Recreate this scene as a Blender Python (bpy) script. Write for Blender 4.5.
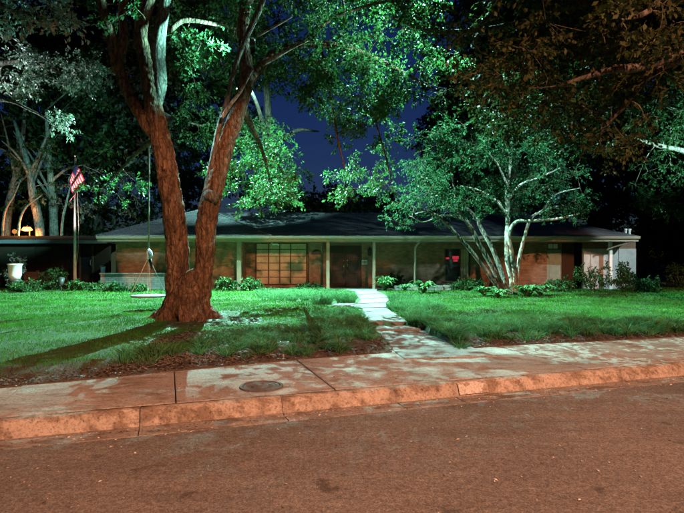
import bpy, math, random
import numpy as np
from mathutils import Vector, Matrix, noise as mnoise

for o in list(bpy.data.objects):
    bpy.data.objects.remove(o)
R = math.radians
rng = np.random.default_rng(7)
random.seed(7)
scene = bpy.context.scene
col = scene.collection

# ------------------------------------------------------------------ camera
F, CX, HZ, EYE = 520.0, 342.0, 261.0, 1.6        # focal length in photo pixels, centre column, horizon row, eye height
cam_d = bpy.data.cameras.new('camera')
cam = bpy.data.objects.new('camera', cam_d)
col.objects.link(cam)
cam.location = (0, 0, EYE)
cam.rotation_euler = (R(90), 0, 0)
cam_d.sensor_width = 36
cam_d.lens = F / 684 * 36
cam_d.shift_y = 4.5 / 684
cam_d.clip_end = 2000
scene.camera = cam

# ------------------------------------------------------------------ night sky, faint moon
world = bpy.data.worlds.new('World')
scene.world = world
world.use_nodes = True
nt = world.node_tree
sky = nt.nodes.new('ShaderNodeTexSky')
sky.sky_type = 'NISHITA'
sky.sun_disc = False
sky.sun_elevation = R(-1.2)
sky.sun_rotation = R(0)
tint = nt.nodes.new('ShaderNodeMixRGB')
tint.blend_type = 'MULTIPLY'
tint.inputs[0].default_value = 1
tint.inputs[2].default_value = (0.15, 0.42, 1.6, 1)
bg = nt.nodes['Background']
bg.inputs[1].default_value = 0.1
nt.links.new(sky.outputs[0], tint.inputs[1])
nt.links.new(tint.outputs[0], bg.inputs[0])
sun_d = bpy.data.lights.new('moon', 'SUN')
sun_d.energy = 0.008
sun_d.angle = R(0.5)
sun_d.color = (0.8, 0.88, 1)
sun = bpy.data.objects.new('moon', sun_d)
col.objects.link(sun)
sun.rotation_euler = (R(35), 0, R(160))
scene.view_settings.view_transform = 'Standard'
scene.view_settings.look = 'None'
scene.view_settings.exposure = 0.0
scene.view_settings.gamma = 1
scene.render.engine = 'CYCLES'
scene.cycles.max_bounces = 6

# ------------------------------------------------------------------ lamp settings (the lamps themselves are built further down)
COOL = (0.43, 1.0, 0.88)
POW_ROOF, POW_LIMB, POW_UP, POW_RIGHT, POW_LEFT = 52000, 23000, 4000, 4200, 26000
SODIUM = (1.0, 0.46, 0.26)
POW_STREET = 30000
LAMP_A = (-3.95, 21.0, 8.6)
LAMP_H = (3.2, 16.5, 11.5)


# ------------------------------------------------------------------ helpers
def G(px, py, z=0.28):
    d = (EYE - z) * F / (py - HZ)
    return Vector(((px - CX) * d / F, d, z))


def P(px, py, Y):
    return Vector(((px - CX) * Y / F, Y, EYE + (HZ - py) * Y / F))


def tag(o, label=None, cat=None, group=None, kind=None):
    if label: o['label'] = label
    if cat: o['category'] = cat
    if group: o['group'] = group
    if kind: o['kind'] = kind
    return o


def empty(name, loc, label, cat, group=None, rz=0):
    o = bpy.data.objects.new(name, None)
    col.objects.link(o)
    o.location = loc
    o.rotation_euler = (0, 0, rz)
    o.empty_display_size = 0.2
    return tag(o, label, cat, group)


def link(name, me, mat=None, parent=None, smooth=False):
    if mat is not None and not me.materials:
        me.materials.append(mat)
    if smooth:
        me.polygons.foreach_set('use_smooth', [True] * len(me.polygons))
    o = bpy.data.objects.new(name, me)
    col.objects.link(o)
    if parent is not None:
        o.parent = parent
        o.matrix_parent_inverse = (Matrix.Translation(parent.location) @ parent.rotation_euler.to_matrix().to_4x4()).inverted() \
            if parent.parent is None else Matrix.Identity(4)
    return o


class MB:
    """collects shapes in world coordinates, builds one mesh"""
    def __init__(s): s.v, s.f = [], []

    def add(s, v, f):
        n = len(s.v)
        s.v += [tuple(p) for p in v]
        s.f += [tuple(i + n for i in q) for q in f]
        return s

    def box(s, x0, x1, y0, y1, z0, z1):
        return s.add([(x0, y0, z0), (x1, y0, z0), (x1, y1, z0), (x0, y1, z0), (x0, y0, z1), (x1, y0, z1), (x1, y1, z1), (x0, y1, z1)],
                     [(3, 2, 1, 0), (4, 5, 6, 7), (0, 1, 5, 4), (1, 2, 6, 5), (2, 3, 7, 6), (3, 0, 4, 7)])

    def prism(s, poly, z0, z1):
        n = len(poly)
        a = sum(poly[i][0] * poly[(i + 1) % n][1] - poly[(i + 1) % n][0] * poly[i][1] for i in range(n))
        if a < 0: poly = poly[::-1]
        v = [(p[0], p[1], z0) for p in poly] + [(p[0], p[1], z1) for p in poly]
        return s.add(v, [tuple(range(n))[::-1], tuple(range(n, 2 * n))] + [(i, (i + 1) % n, n + (i + 1) % n, n + i) for i in range(n)])

    def tube(s, pts, rad, sides=8, wob=0.0, cap=True):
        pts = [Vector(p) for p in pts]
        if not hasattr(rad, '__len__'): rad = [rad] * len(pts)
        n0 = len(s.v)
        up = None
        for i, p in enumerate(pts):
            d = (pts[min(i + 1, len(pts) - 1)] - pts[max(i - 1, 0)])
            d = d.normalized() if d.length > 1e-9 else Vector((0, 0, 1))
            if up is None:
                up = d.orthogonal().normalized()
            up = (up - d * up.dot(d))
            up = up.normalized() if up.length > 1e-6 else d.orthogonal().normalized()
            w = d.cross(up)
            for k in range(sides):
                a = 2 * math.pi * k / sides
                r = rad[i]
                q = p + (up * math.cos(a) + w * math.sin(a)) * r
                if wob:
                    q += (q - p) * wob * (mnoise.noise(q * 2.6) + 0.5 * mnoise.noise(q * 7))
                s.v.append(tuple(q))
        for i in range(len(pts) - 1):
            for k in range(sides):
                a, b = n0 + i * sides + k, n0 + i * sides + (k + 1) % sides
                s.f.append((a, b, b + sides, a + sides))
        if cap:
            s.f.append(tuple(n0 + k for k in range(sides))[::-1])
            e = n0 + (len(pts) - 1) * sides
            s.f.append(tuple(e + k for k in range(sides)))
        return s

    def lathe(s, c, prof, sides=20):
        n0 = len(s.v)
        for r, z in prof:
            for k in range(sides):
                a = 2 * math.pi * k / sides
                s.v.append((c[0] + r * math.cos(a), c[1] + r * math.sin(a), c[2] + z))
        for i in range(len(prof) - 1):
            for k in range(sides):
                a, b = n0 + i * sides + k, n0 + i * sides + (k + 1) % sides
                s.f.append((a, b, b + sides, a + sides))
        s.f.append(tuple(n0 + k for k in range(sides))[::-1])
        e = n0 + (len(prof) - 1) * sides
        s.f.append(tuple(e + k for k in range(sides)))
        return s

    def build(s, name, mat, parent=None, smooth=False, bevel=0):
        me = bpy.data.meshes.new(name)
        me.from_pydata(s.v, [], s.f)
        o = link(name, me, mat, parent, smooth)
        if bevel:
            b = o.modifiers.new('bevel', 'BEVEL')
            b.width = bevel
            b.segments = 2
            b.limit_method = 'ANGLE'
        return o


def strips(name, V, mat, parent=None):
    """V: (n, k, 2, 3) ribbons with k cross-sections -> one mesh of quads"""
    n, k = V.shape[:2]
    me = bpy.data.meshes.new(name)
    co = V.reshape(-1, 3).astype(np.float32)
    me.vertices.add(len(co))
    me.vertices.foreach_set('co', co.ravel())
    base = (np.arange(n) * k * 2)[:, None, None] + (np.arange(k - 1) * 2)[None, :, None] + np.array([0, 1, 3, 2])[None, None, :]
    idx = base.reshape(-1).astype(np.int32)
    me.loops.add(len(idx))
    me.loops.foreach_set('vertex_index', idx)
    nf = len(idx) // 4
    me.polygons.add(nf)
    me.polygons.foreach_set('loop_start', np.arange(nf, dtype=np.int32) * 4)
    me.update(calc_edges=True)
    return link(name, me, mat, parent)


def quads(name, V, mat, parent=None):
    """V: (n,4,3) free quads -> one mesh"""
    n = len(V)
    me = bpy.data.meshes.new(name)
    me.vertices.add(n * 4)
    me.vertices.foreach_set('co', V.reshape(-1).astype(np.float32))
    me.loops.add(n * 4)
    me.loops.foreach_set('vertex_index', np.arange(n * 4, dtype=np.int32))
    me.polygons.add(n)
    me.polygons.foreach_set('loop_start', np.arange(n, dtype=np.int32) * 4)
    me.update(calc_edges=True)
    return link(name, me, mat, parent)


# ------------------------------------------------------------------ materials
def new_mat(name):
    m = bpy.data.materials.new(name)
    m.use_nodes = True
    n = m.node_tree
    return m, n, n.nodes['Principled BSDF']


def N(n, t, **kw):
    x = n.nodes.new('ShaderNode' + t)
    for k, v in kw.items(): setattr(x, k, v)
    return x


def ramp(n, fac, stops):
    r = N(n, 'ValToRGB')
    el = r.color_ramp.elements
    while len(el) < len(stops): el.new(0.5)
    for e, (p, c) in zip(el, stops):
        e.position = p
        e.color = (*c, 1)
    n.links.new(fac, r.inputs[0])
    return r.outputs[0]


def mul(n, a, b, mode='MULTIPLY', fac=1.0):
    x = N(n, 'MixRGB', blend_type=mode)
    if hasattr(fac, 'node'): n.links.new(fac, x.inputs[0])
    else: x.inputs[0].default_value = fac
    for i, q in ((1, a), (2, b)):
        if hasattr(q, 'node'): n.links.new(q, x.inputs[i])
        else: x.inputs[i].default_value = (*q, 1)
    return x.outputs[0]


def noise(n, scale, detail=5, rough=0.6, vec=None, sx=None):
    t = N(n, 'TexNoise')
    t.inputs['Scale'].default_value = scale
    t.inputs['Detail'].default_value = detail
    t.inputs['Roughness'].default_value = rough
    c = N(n, 'NewGeometry').outputs['Position'] if vec is None else vec
    if sx:
        mp = N(n, 'Mapping')
        mp.inputs['Scale'].default_value = sx
        n.links.new(c, mp.inputs[0])
        c = mp.outputs[0]
    n.links.new(c, t.inputs['Vector'])
    return t.outputs['Fac']


def bump(n, p, h, strength=0.5, dist=0.02):
    b = N(n, 'Bump')
    b.inputs['Strength'].default_value = strength
    b.inputs['Distance'].default_value = dist
    n.links.new(h, b.inputs['Height'])
    n.links.new(b.outputs[0], p.inputs['Normal'])


def rough_mat(name, c0, c1, scale=8, rough=0.8, bs=0.3, bd=0.01, fine=60, spec=0.3, metal=0.0, sx=None):
    m, n, p = new_mat(name)
    a = noise(n, scale, sx=sx)
    f = noise(n, fine, 3)
    c = ramp(n, a, [(0.3, c0), (0.7, c1)])
    c = mul(n, c, ramp(n, f, [(0.3, (0.7, 0.7, 0.7)), (0.7, (1.15, 1.15, 1.15))]))
    n.links.new(c, p.inputs['Base Color'])
    p.inputs['Roughness'].default_value = rough
    p.inputs['Specular IOR Level'].default_value = spec
    p.inputs['Metallic'].default_value = metal
    bump(n, p, f if not sx else a, bs, bd)
    return m


def leaf_mat(name, c0, c1, trans=0.45, gloss=0.18, straw=None, rough=0.55):
    m, n, p = new_mat(name)
    out = n.nodes['Material Output']
    g = N(n, 'NewGeometry')
    c = ramp(n, g.outputs['Random Per Island'], [(0.0, c0), (1.0, c1)])
    c = mul(n, c, ramp(n, noise(n, 0.9, 4), [(0.3, (0.5, 0.5, 0.5)), (0.7, (1.3, 1.3, 1.3))]))
    if straw: c = mul(n, c, straw, 'MIX', ramp(n, noise(n, 1.3, 6, 0.7), [(0.5, (0, 0, 0)), (0.68, (0.7, 0.7, 0.7))]))
    n.links.new(c, p.inputs['Base Color'])
    p.inputs['Roughness'].default_value = rough
    p.inputs['Specular IOR Level'].default_value = gloss
    t = N(n, 'BsdfTranslucent')
    n.links.new(mul(n, c, (0.6, 1.0, 0.7)), t.inputs[0])
    mx = N(n, 'MixShader')
    mx.inputs[0].default_value = trans
    n.links.new(p.outputs[0], mx.inputs[1])
    n.links.new(t.outputs[0], mx.inputs[2])
    n.links.new(mx.outputs[0], out.inputs[0])
    return m


def brick_mat(name, c1, c2, mortar, bw=0.21, bh=0.075, bs=0.6):
    m, n, p = new_mat(name)
    g = N(n, 'NewGeometry').outputs['Position']
    sp = N(n, 'SeparateXYZ')
    n.links.new(g, sp.inputs[0])
    ad = N(n, 'Math', operation='ADD')
    n.links.new(sp.outputs[0], ad.inputs[0])
    n.links.new(sp.outputs[1], ad.inputs[1])
    cb = N(n, 'CombineXYZ')
    n.links.new(ad.outputs[0], cb.inputs[0])
    n.links.new(sp.outputs[2], cb.inputs[1])
    b = N(n, 'TexBrick')
    b.inputs['Scale'].default_value = 1
    b.inputs['Brick Width'].default_value = bw
    b.inputs['Row Height'].default_value = bh
    b.inputs['Mortar Size'].default_value = 0.008
    b.inputs['Color1'].default_value = (*c1, 1)
    b.inputs['Color2'].default_value = (*c2, 1)
    b.inputs['Mortar'].default_value = (*mortar, 1)
    n.links.new(cb.outputs[0], b.inputs[0])
    c = mul(n, b.outputs['Color'], ramp(n, noise(n, 3), [(0.3, (0.6, 0.6, 0.6)), (0.7, (1.2, 1.2, 1.2))]))
    n.links.new(c, p.inputs['Base Color'])
    p.inputs['Roughness'].default_value = 0.85
    inv = N(n, 'Math', operation='SUBTRACT')
    inv.inputs[0].default_value = 1
    n.links.new(b.outputs['Fac'], inv.inputs[1])
    bump(n, p, inv.outputs[0], bs, 0.01)
    return m


def emit_mat(name, c, s):
    m, n, p = new_mat(name)
    p.inputs['Base Color'].default_value = (0.03, 0.03, 0.03, 1)
    p.inputs['Specular IOR Level'].default_value = 0.05
    p.inputs['Emission Color'].default_value = (*c, 1)
    p.inputs['Emission Strength'].default_value = s
    return m


def asphalt():
    m, n, p = new_mat('asphalt')
    big = noise(n, 0.5, 6, 0.65)
    sx = noise(n, 0.9, 5, 0.6, sx=(1, 4, 1))
    fine = noise(n, 85, 4, 0.75)
    v = N(n, 'TexVoronoi')
    v.inputs['Scale'].default_value = 48
    n.links.new(N(n, 'NewGeometry').outputs['Position'], v.inputs['Vector'])
    c = ramp(n, big, [(0.25, (0.105, 0.098, 0.092)), (0.75, (0.16, 0.15, 0.14))])
    c = mul(n, c, ramp(n, sx, [(0.35, (0.86, 0.86, 0.86)), (0.65, (1.1, 1.1, 1.1))]))
    c = mul(n, c, ramp(n, noise(n, 22, 4, 0.75), [(0.3, (0.6, 0.6, 0.6)), (0.5, (1, 1, 1)), (0.7, (1.35, 1.33, 1.3))]))
    c = mul(n, c, ramp(n, fine, [(0.3, (0.4, 0.4, 0.4)), (0.5, (1, 1, 1)), (0.72, (2.0, 1.95, 1.85))]))
    c = mul(n, c, ramp(n, v.outputs['Distance'], [(0.0, (3.0, 2.9, 2.7)), (0.2, (1, 1, 1)), (1, (0.9, 0.9, 0.9))]), fac=ramp(n, noise(n, 14, 2), [(0.5, (0, 0, 0)), (0.62, (1, 1, 1))]))
    c = mul(n, c, ramp(n, noise(n, 2.3, 3, 0.45), [(0.27, (0.5, 0.48, 0.46)), (0.34, (1, 1, 1))]))
    n.links.new(c, p.inputs['Base Color'])
    p.inputs['Roughness'].default_value = 0.9
    p.inputs['Specular IOR Level'].default_value = 0.12
    bump(n, p, fine, 1.0, 0.015)
    return m


def concrete(name, c0, c1, dirt=(0.3, 0.24, 0.18), amount=0.62):
    m, n, p = new_mat(name)
    a = noise(n, 1.6, 7, 0.65)
    st = noise(n, 3.0, 6, 0.7, sx=(1, 2.2, 1))
    fine = noise(n, 170, 3, 0.7)
    c = ramp(n, a, [(0.3, c0), (0.7, c1)])
    c = mul(n, c, dirt, fac=ramp(n, st, [(0.48, (0, 0, 0)), (amount + 0.14, (0.75, 0.75, 0.75))]))
    pit = noise(n, 38, 4, 0.7)
    c = mul(n, c, ramp(n, pit, [(0.32, (0.4, 0.37, 0.34)), (0.48, (1, 1, 1)), (0.7, (1.2, 1.2, 1.2))]))
    c = mul(n, c, ramp(n, fine, [(0.3, (0.72, 0.72, 0.72)), (0.65, (1.12, 1.12, 1.12))]))
    n.links.new(c, p.inputs['Base Color'])
    p.inputs['Roughness'].default_value = 0.8
    p.inputs['Specular IOR Level'].default_value = 0.3
    bump(n, p, pit, 0.8, 0.012)
    return m


def bark(name, c0, c1, sx=(5.5, 5.5, 1.1), bs=1.0, bd=0.04):
    m, n, p = new_mat(name)
    a = noise(n, 2.4, 7, 0.7, sx=sx)
    b = noise(n, 1.2, 4)
    f = noise(n, 45, 4, 0.7)
    c = ramp(n, a, [(0.32, tuple(q * 0.35 for q in c0)), (0.5, c0), (0.72, c1)])
    c = mul(n, c, ramp(n, b, [(0.3, (0.5, 0.47, 0.43)), (0.7, (1.2, 1.2, 1.15))]))
    c = mul(n, c, ramp(n, noise(n, 7, 3, 0.5), [(0.28, (0.25, 0.22, 0.2)), (0.38, (1, 1, 1))]))
    c = mul(n, c, ramp(n, f, [(0.3, (0.75, 0.75, 0.75)), (0.7, (1.15, 1.15, 1.15))]))
    n.links.new(c, p.inputs['Base Color'])
    p.inputs['Roughness'].default_value = 0.85
    p.inputs['Specular IOR Level'].default_value = 0.2
    mpv = N(n, 'Mapping')
    mpv.inputs['Scale'].default_value = (sx[0] * 1.6, sx[1] * 1.6, sx[2] * 2.0)
    wv = N(n, 'MixRGB', blend_type='ADD')
    wv.inputs[0].default_value = 0.16
    n.links.new(N(n, 'NewGeometry').outputs['Position'], wv.inputs[1])
    nz = N(n, 'TexNoise')
    nz.inputs['Scale'].default_value = 5
    n.links.new(N(n, 'NewGeometry').outputs['Position'], nz.inputs['Vector'])
    n.links.new(nz.outputs['Color'], wv.inputs[2])
    n.links.new(wv.outputs[0], mpv.inputs[0])
    vo = N(n, 'TexVoronoi', feature='DISTANCE_TO_EDGE')
    vo.inputs['Scale'].default_value = 1.0
    n.links.new(mpv.outputs[0], vo.inputs['Vector'])
    fis = ramp(n, vo.outputs['Distance'], [(0.0, (0.0, 0.0, 0.0)), (0.22, (1, 1, 1))])
    c = mul(n, c, ramp(n, vo.outputs['Distance'], [(0.0, (0.42, 0.4, 0.38)), (0.14, (1, 1, 1))]))
    n.links.new(c, p.inputs['Base Color'])
    pl_ = mul(n, a, fis, 'MULTIPLY', 0.6)
    ad = N(n, 'Math', operation='ADD')
    n.links.new(pl_, ad.inputs[0])
    ml = N(n, 'Math', operation='MULTIPLY')
    ml.inputs[1].default_value = 0.3
    n.links.new(f, ml.inputs[0])
    n.links.new(ml.outputs[0], ad.inputs[1])
    bump(n, p, ad.outputs[0], bs, bd)
    return m


def shingle_mat():
    m, n, p = new_mat('shingles')
    g = N(n, 'NewGeometry').outputs['Position']
    mp = N(n, 'Mapping')
    mp.inputs['Scale'].default_value = (1, 1.0, 1)
    n.links.new(g, mp.inputs[0])
    b = N(n, 'TexBrick')
    b.inputs['Scale'].default_value = 1
    b.inputs['Brick Width'].default_value = 0.3
    b.inputs['Row Height'].default_value = 0.16
    b.inputs['Mortar Size'].default_value = 0.012
    b.inputs['Color1'].default_value = (0.1, 0.105, 0.115, 1)
    b.inputs['Color2'].default_value = (0.17, 0.175, 0.19, 1)
    b.inputs['Mortar'].default_value = (0.035, 0.035, 0.04, 1)
    n.links.new(mp.outputs[0], b.inputs[0])
    c = mul(n, b.outputs['Color'], ramp(n, noise(n, 1.5), [(0.3, (0.6, 0.6, 0.6)), (0.7, (1.2, 1.2, 1.2))]))
    n.links.new(c, p.inputs['Base Color'])
    p.inputs['Roughness'].default_value = 0.8
    bump(n, p, b.outputs['Fac'], -0.5, 0.01)
    return m


M = {}
M['asphalt'] = asphalt()
M['walk'] = concrete('sidewalk_concrete', (0.19, 0.165, 0.145), (0.30, 0.275, 0.25), dirt=(0.5, 0.36, 0.26), amount=0.5)
M['path'] = concrete('path_concrete', (0.12, 0.118, 0.113), (0.21, 0.207, 0.2), dirt=(0.5, 0.47, 0.42), amount=0.5)
M['curb'] = concrete('curb_concrete', (0.2, 0.165, 0.135), (0.33, 0.28, 0.235), dirt=(0.35, 0.26, 0.19), amount=0.45)
M['gutter'] = concrete('gutter_concrete', (0.15, 0.13, 0.115), (0.24, 0.21, 0.185), dirt=(0.35, 0.28, 0.22), amount=0.45)
M['soil'] = rough_mat('soil', (0.035, 0.027, 0.02), (0.07, 0.056, 0.042), 5, 0.95, 0.9, 0.03, 40)
M['turf'] = rough_mat('turf_soil', (0.02, 0.045, 0.015), (0.035, 0.08, 0.022), 3, 0.95, 0.8, 0.02, 50)
M['chip'] = leaf_mat('mulch_chips', (0.035, 0.028, 0.023), (0.16, 0.135, 0.11), 0.05, 0.1)
M['litter'] = leaf_mat('dry_leaf_litter', (0.12, 0.08, 0.05), (0.48, 0.42, 0.36), 0.1, 0.1)
M['grass'] = leaf_mat('grass_blades', (0.022, 0.115, 0.016), (0.06, 0.2, 0.028), 0.35, 0.03, (0.08, 0.09, 0.035), 0.8)
M['liriope'] = leaf_mat('liriope_blades', (0.03, 0.1, 0.034), (0.09, 0.2, 0.085), 0.3, 0.03, None, 0.8)
M['oak_leaf'] = leaf_mat('oak_leaves', (0.022, 0.065, 0.022), (0.06, 0.135, 0.04), 0.4)
M['crape_leaf'] = leaf_mat('crape_leaves', (0.015, 0.055, 0.024), (0.04, 0.105, 0.045), 0.35, 0.08)
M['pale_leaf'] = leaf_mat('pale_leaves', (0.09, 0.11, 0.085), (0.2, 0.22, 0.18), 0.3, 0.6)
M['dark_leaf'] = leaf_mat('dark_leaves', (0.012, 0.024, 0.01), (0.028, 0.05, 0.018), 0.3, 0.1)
M['dark_roof'] = rough_mat('dark_roofing', (0.025, 0.025, 0.025), (0.045, 0.043, 0.04), 4, 0.9, 0.3, spec=0.1)
M['brown_leaf'] = leaf_mat('overhang_leaves', (0.022, 0.03, 0.01), (0.055, 0.06, 0.02), 0.35, 0.12)
M['shrub_leaf'] = leaf_mat('shrub_leaves', (0.02, 0.06, 0.018), (0.05, 0.13, 0.035), 0.25)
M['hosta_leaf'] = leaf_mat('hosta_leaves', (0.05, 0.14, 0.05), (0.13, 0.26, 0.1), 0.3)
M['bark'] = bark('oak_bark', (0.16, 0.092, 0.055), (0.33, 0.215, 0.135), bd=0.09)
M['bark_smooth'] = bark('crape_bark', (0.36, 0.33, 0.29), (0.6, 0.56, 0.5), (4, 4, 1), 0.4, 0.01)
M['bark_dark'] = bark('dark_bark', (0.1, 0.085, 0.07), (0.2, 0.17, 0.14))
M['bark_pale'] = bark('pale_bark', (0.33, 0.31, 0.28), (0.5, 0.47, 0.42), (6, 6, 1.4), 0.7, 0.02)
M['bark_mid'] = bark('painted_light_bark', (0.17, 0.15, 0.125), (0.33, 0.3, 0.26), bd=0.07)  # light painted into the bark: brighter oak limbs, duller left crape stems
M['scar'] = rough_mat('cut_wood', (0.35, 0.33, 0.3), (0.55, 0.52, 0.47), 12, 0.8, 0.5, 0.01)
M['brick'] = brick_mat('house_brick', (0.25, 0.13, 0.072), (0.37, 0.205, 0.115), (0.19, 0.155, 0.12))
M['white_brick'] = brick_mat('pale_brick', (0.27, 0.27, 0.26), (0.37, 0.365, 0.35), (0.15, 0.145, 0.14), 0.3, 0.1)
M['stucco'] = rough_mat('pale_stucco', (0.36, 0.36, 0.35), (0.5, 0.5, 0.48), 4, 0.85, 0.3)
M['trim'] = rough_mat('tan_trim_paint', (0.27, 0.215, 0.15), (0.34, 0.275, 0.195), 5, 0.55, 0.1)
M['soffit'] = rough_mat('soffit_paint', (0.32, 0.26, 0.19), (0.38, 0.31, 0.23), 5, 0.6, 0.1)
M['dark_wood'] = rough_mat('dark_door_wood', (0.03, 0.015, 0.01), (0.06, 0.03, 0.02), 6, 0.35, 0.15, sx=(8, 8, 1))
M['brown_wood'] = rough_mat('brown_board', (0.13, 0.075, 0.045), (0.2, 0.12, 0.075), 6, 0.7, 0.2, sx=(8, 8, 1))
M['dark_board'] = rough_mat('dark_board', (0.04, 0.022, 0.014), (0.07, 0.04, 0.026), 6, 0.7, 0.2, sx=(8, 8, 1))
M['grey_disc'] = rough_mat('weathered_disc', (0.13, 0.135, 0.13), (0.22, 0.225, 0.22), 7, 0.7, 0.2)
M['grey_trim'] = rough_mat('grey_trim', (0.2, 0.19, 0.2), (0.27, 0.26, 0.27), 6, 0.6, 0.1)
M['shutter'] = rough_mat('tan_window_blind', (0.5, 0.36, 0.23), (0.68, 0.52, 0.35), 2.5, 0.5, 0.25, 0.01, 30)
M['glass'] = rough_mat('dark_glass', (0.02, 0.02, 0.022), (0.03, 0.03, 0.033), 2, 0.08, 0.02, 0.002, 3, 0.6)
M['green_door'] = rough_mat('pale_green_door', (0.22, 0.27, 0.2), (0.3, 0.35, 0.27), 6, 0.5, 0.15)
M['shingle'] = shingle_mat()
M['white_paint'] = rough_mat('white_paint', (0.72, 0.72, 0.7), (0.8, 0.8, 0.78), 5, 0.45, 0.1)
M['pale_patch'] = concrete('pale_mottle', (0.28, 0.25, 0.225), (0.42, 0.39, 0.36), dirt=(0.42, 0.33, 0.26), amount=0.35)
M['steel'] = rough_mat('galvanised_steel', (0.55, 0.56, 0.58), (0.68, 0.69, 0.71), 8, 0.35, 0.1, metal=0.6)
M['iron'] = rough_mat('cast_iron', (0.05, 0.045, 0.042), (0.11, 0.1, 0.09), 14, 0.85, 0.6, 0.006, 80)
M['black'] = rough_mat('black_metal', (0.02, 0.02, 0.02), (0.035, 0.035, 0.035), 8, 0.5, 0.1)
M['brass'] = rough_mat('brass', (0.7, 0.55, 0.3), (0.8, 0.65, 0.4), 8, 0.25, 0.05, metal=1)
M['rope'] = rough_mat('rope', (0.35, 0.33, 0.28), (0.55, 0.52, 0.45), 40, 0.9, 0.8, 0.01, 120)
M['strap'] = rough_mat('pale_blue_strap', (0.5, 0.58, 0.68), (0.66, 0.72, 0.8), 12, 0.8, 0.5)
M['plastic'] = rough_mat('pale_plastic', (0.62, 0.62, 0.57), (0.72, 0.72, 0.66), 6, 0.5, 0.1)
M['blue'] = rough_mat('blue_plastic', (0.1, 0.22, 0.5), (0.14, 0.28, 0.6), 6, 0.5, 0.1)
M['flag_red'] = rough_mat('flag_red', (0.7, 0.035, 0.08), (0.8, 0.05, 0.1), 10, 0.8, 0.2)
M['flag_white'] = rough_mat('flag_white', (0.55, 0.5, 0.52), (0.62, 0.57, 0.58), 10, 0.8, 0.2)
M['flag_blue'] = rough_mat('flag_blue', (0.012, 0.016, 0.07), (0.02, 0.026, 0.1), 10, 0.8, 0.2)
M['lens_cool'] = emit_mat('cool_lens', COOL, 8)
M['lens_sodium'] = emit_mat('sodium_lens', SODIUM, 12)
M['lens_porch'] = emit_mat('orange_porch_bulb', (1.0, 0.3, 0.06), 5)
M['lens_dim'] = emit_mat('amber_globe', (1.0, 0.38, 0.08), 0.7)
M['red_glow_mark'] = emit_mat('red_glow', (1.0, 0.06, 0.1), 0.42)

# ------------------------------------------------------------------ the setting: ground, street, kerb, sidewalk
YARD, WALK = 0.28, 0.17
ANG = math.atan(0.335)
U = Vector((math.cos(ANG), math.sin(ANG), 0))
V_ = Vector((-math.sin(ANG), math.cos(ANG), 0))
O = Vector((0, 5.66, 0))                      # kerb face line passes here


def K(s, t, z=0.0):
    """along the kerb, across it (positive towards the house)"""
    q = O + U * s + V_ * t
    return (q.x, q.y, z)


def sheet(name, pts, mat, kind='structure'):
    me = bpy.data.meshes.new(name)
    me.from_pydata([tuple(p) for p in pts], [], [tuple(range(len(pts)))])
    return tag(link(name, me, mat), kind=kind)


sheet('ground', [(-500, -500, -0.06), (500, -500, -0.06), (500, 700, -0.06), (-500, 700, -0.06)], M['soil'])
street = MB().add([K(-120, -11.5, -0.004), K(120, -11.5, -0.004), K(120, -0.26, -0.004), K(-120, -0.26, -0.004)], [(0, 1, 2, 3)]).build('street', M['asphalt'])
tag(street, kind='structure')
kerb = tag(bpy.data.objects.new('kerb', None), kind='structure')
col.objects.link(kerb)
# kerb profile t,z : gutter pan then rolled face
JX = [-40, -20, -12, -9.2, -6.6, -4.4, -3.2, -1.95, -0.62, 0.62, 1.33, 3.75, 6.2, 8.7, 11.2, 14, 20, 40]
JS = [(x - 0) / math.cos(ANG) for x in JX]
prof = [(0.0, 0.004), (0.012, 0.03), (0.03, 0.08), (0.05, 0.125), (0.08, 0.152), (0.115, 0.16), (0.165, 0.158), (0.17, -0.05), (0, -0.05)]
gut = [(-0.27, -0.02), (-0.27, 0.004), (-0.1, 0.0), (-0.004, 0.006), (-0.004, -0.05)]


def extrude(prof, s0, s1, wob=0.0):
    m = MB()
    k = max(2, min(24, int((s1 - s0) / 0.12)))
    for i in range(k + 1):
        s = s0 + (s1 - s0) * i / k
        for (t, z) in prof:
            q = Vector(K(s, t, z))
            w = wob * mnoise.noise(q * 5) if 0.02 < z else 0
            w2 = wob * 0.6 * mnoise.noise(q * 17) if 0.02 < z else 0
            m.v.append(K(s, t + w + w2, z + w2))
    n = len(prof)
    for i in range(k):
        for j in range(n):
            a, b = i * n + j, i * n + (j + 1) % n
            m.f.append((a, b, b + n, a + n))
    m.f.append(tuple(range(n))[::-1])
    m.f.append(tuple(k * n + j for j in range(n)))
    return m


for a, b in zip(JS[:-1], JS[1:]):
    extrude(prof, a + 0.004, b - 0.004, 0.006).build('kerb_stone', M['curb'], kerb, True)
    extrude(gut, a + 0.005, b - 0.005).build('gutter_pan', M['gutter'], kerb)
walk = tag(bpy.data.objects.new('sidewalk', None), kind='structure')
col.objects.link(walk)
SX = [-40, -20, -14, -10.6, -8.6, -6.8, -5.1, -3.4, -1.72, -0.02, 1.75, 3.5, 5.2, 6.95, 8.7, 10.5, 14, 20, 40]
for i, (a, b) in enumerate(zip(SX[:-1], SX[1:])):
    t0, t1 = 0.182, 2.35
    dz = [0.0, 0.006, -0.004, 0.004][i % 4]
    m = MB().prism([K(a + 0.005, t0)[:2], K(b - 0.005, t0)[:2], K(b - 0.005, t1)[:2], K(a + 0.005, t1)[:2]], 0.02, WALK - 0.01 + dz)
    m.build('sidewalk_slab', M['walk'], walk, bevel=0.012)
# joint bed under the sidewalk
sheet('sidewalk_bed', [K(-40, 0.19, 0.10), K(40, 0.19, 0.10), K(40, 2.33, 0.10), K(-40, 2.33, 0.10)], M['soil'])

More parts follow.
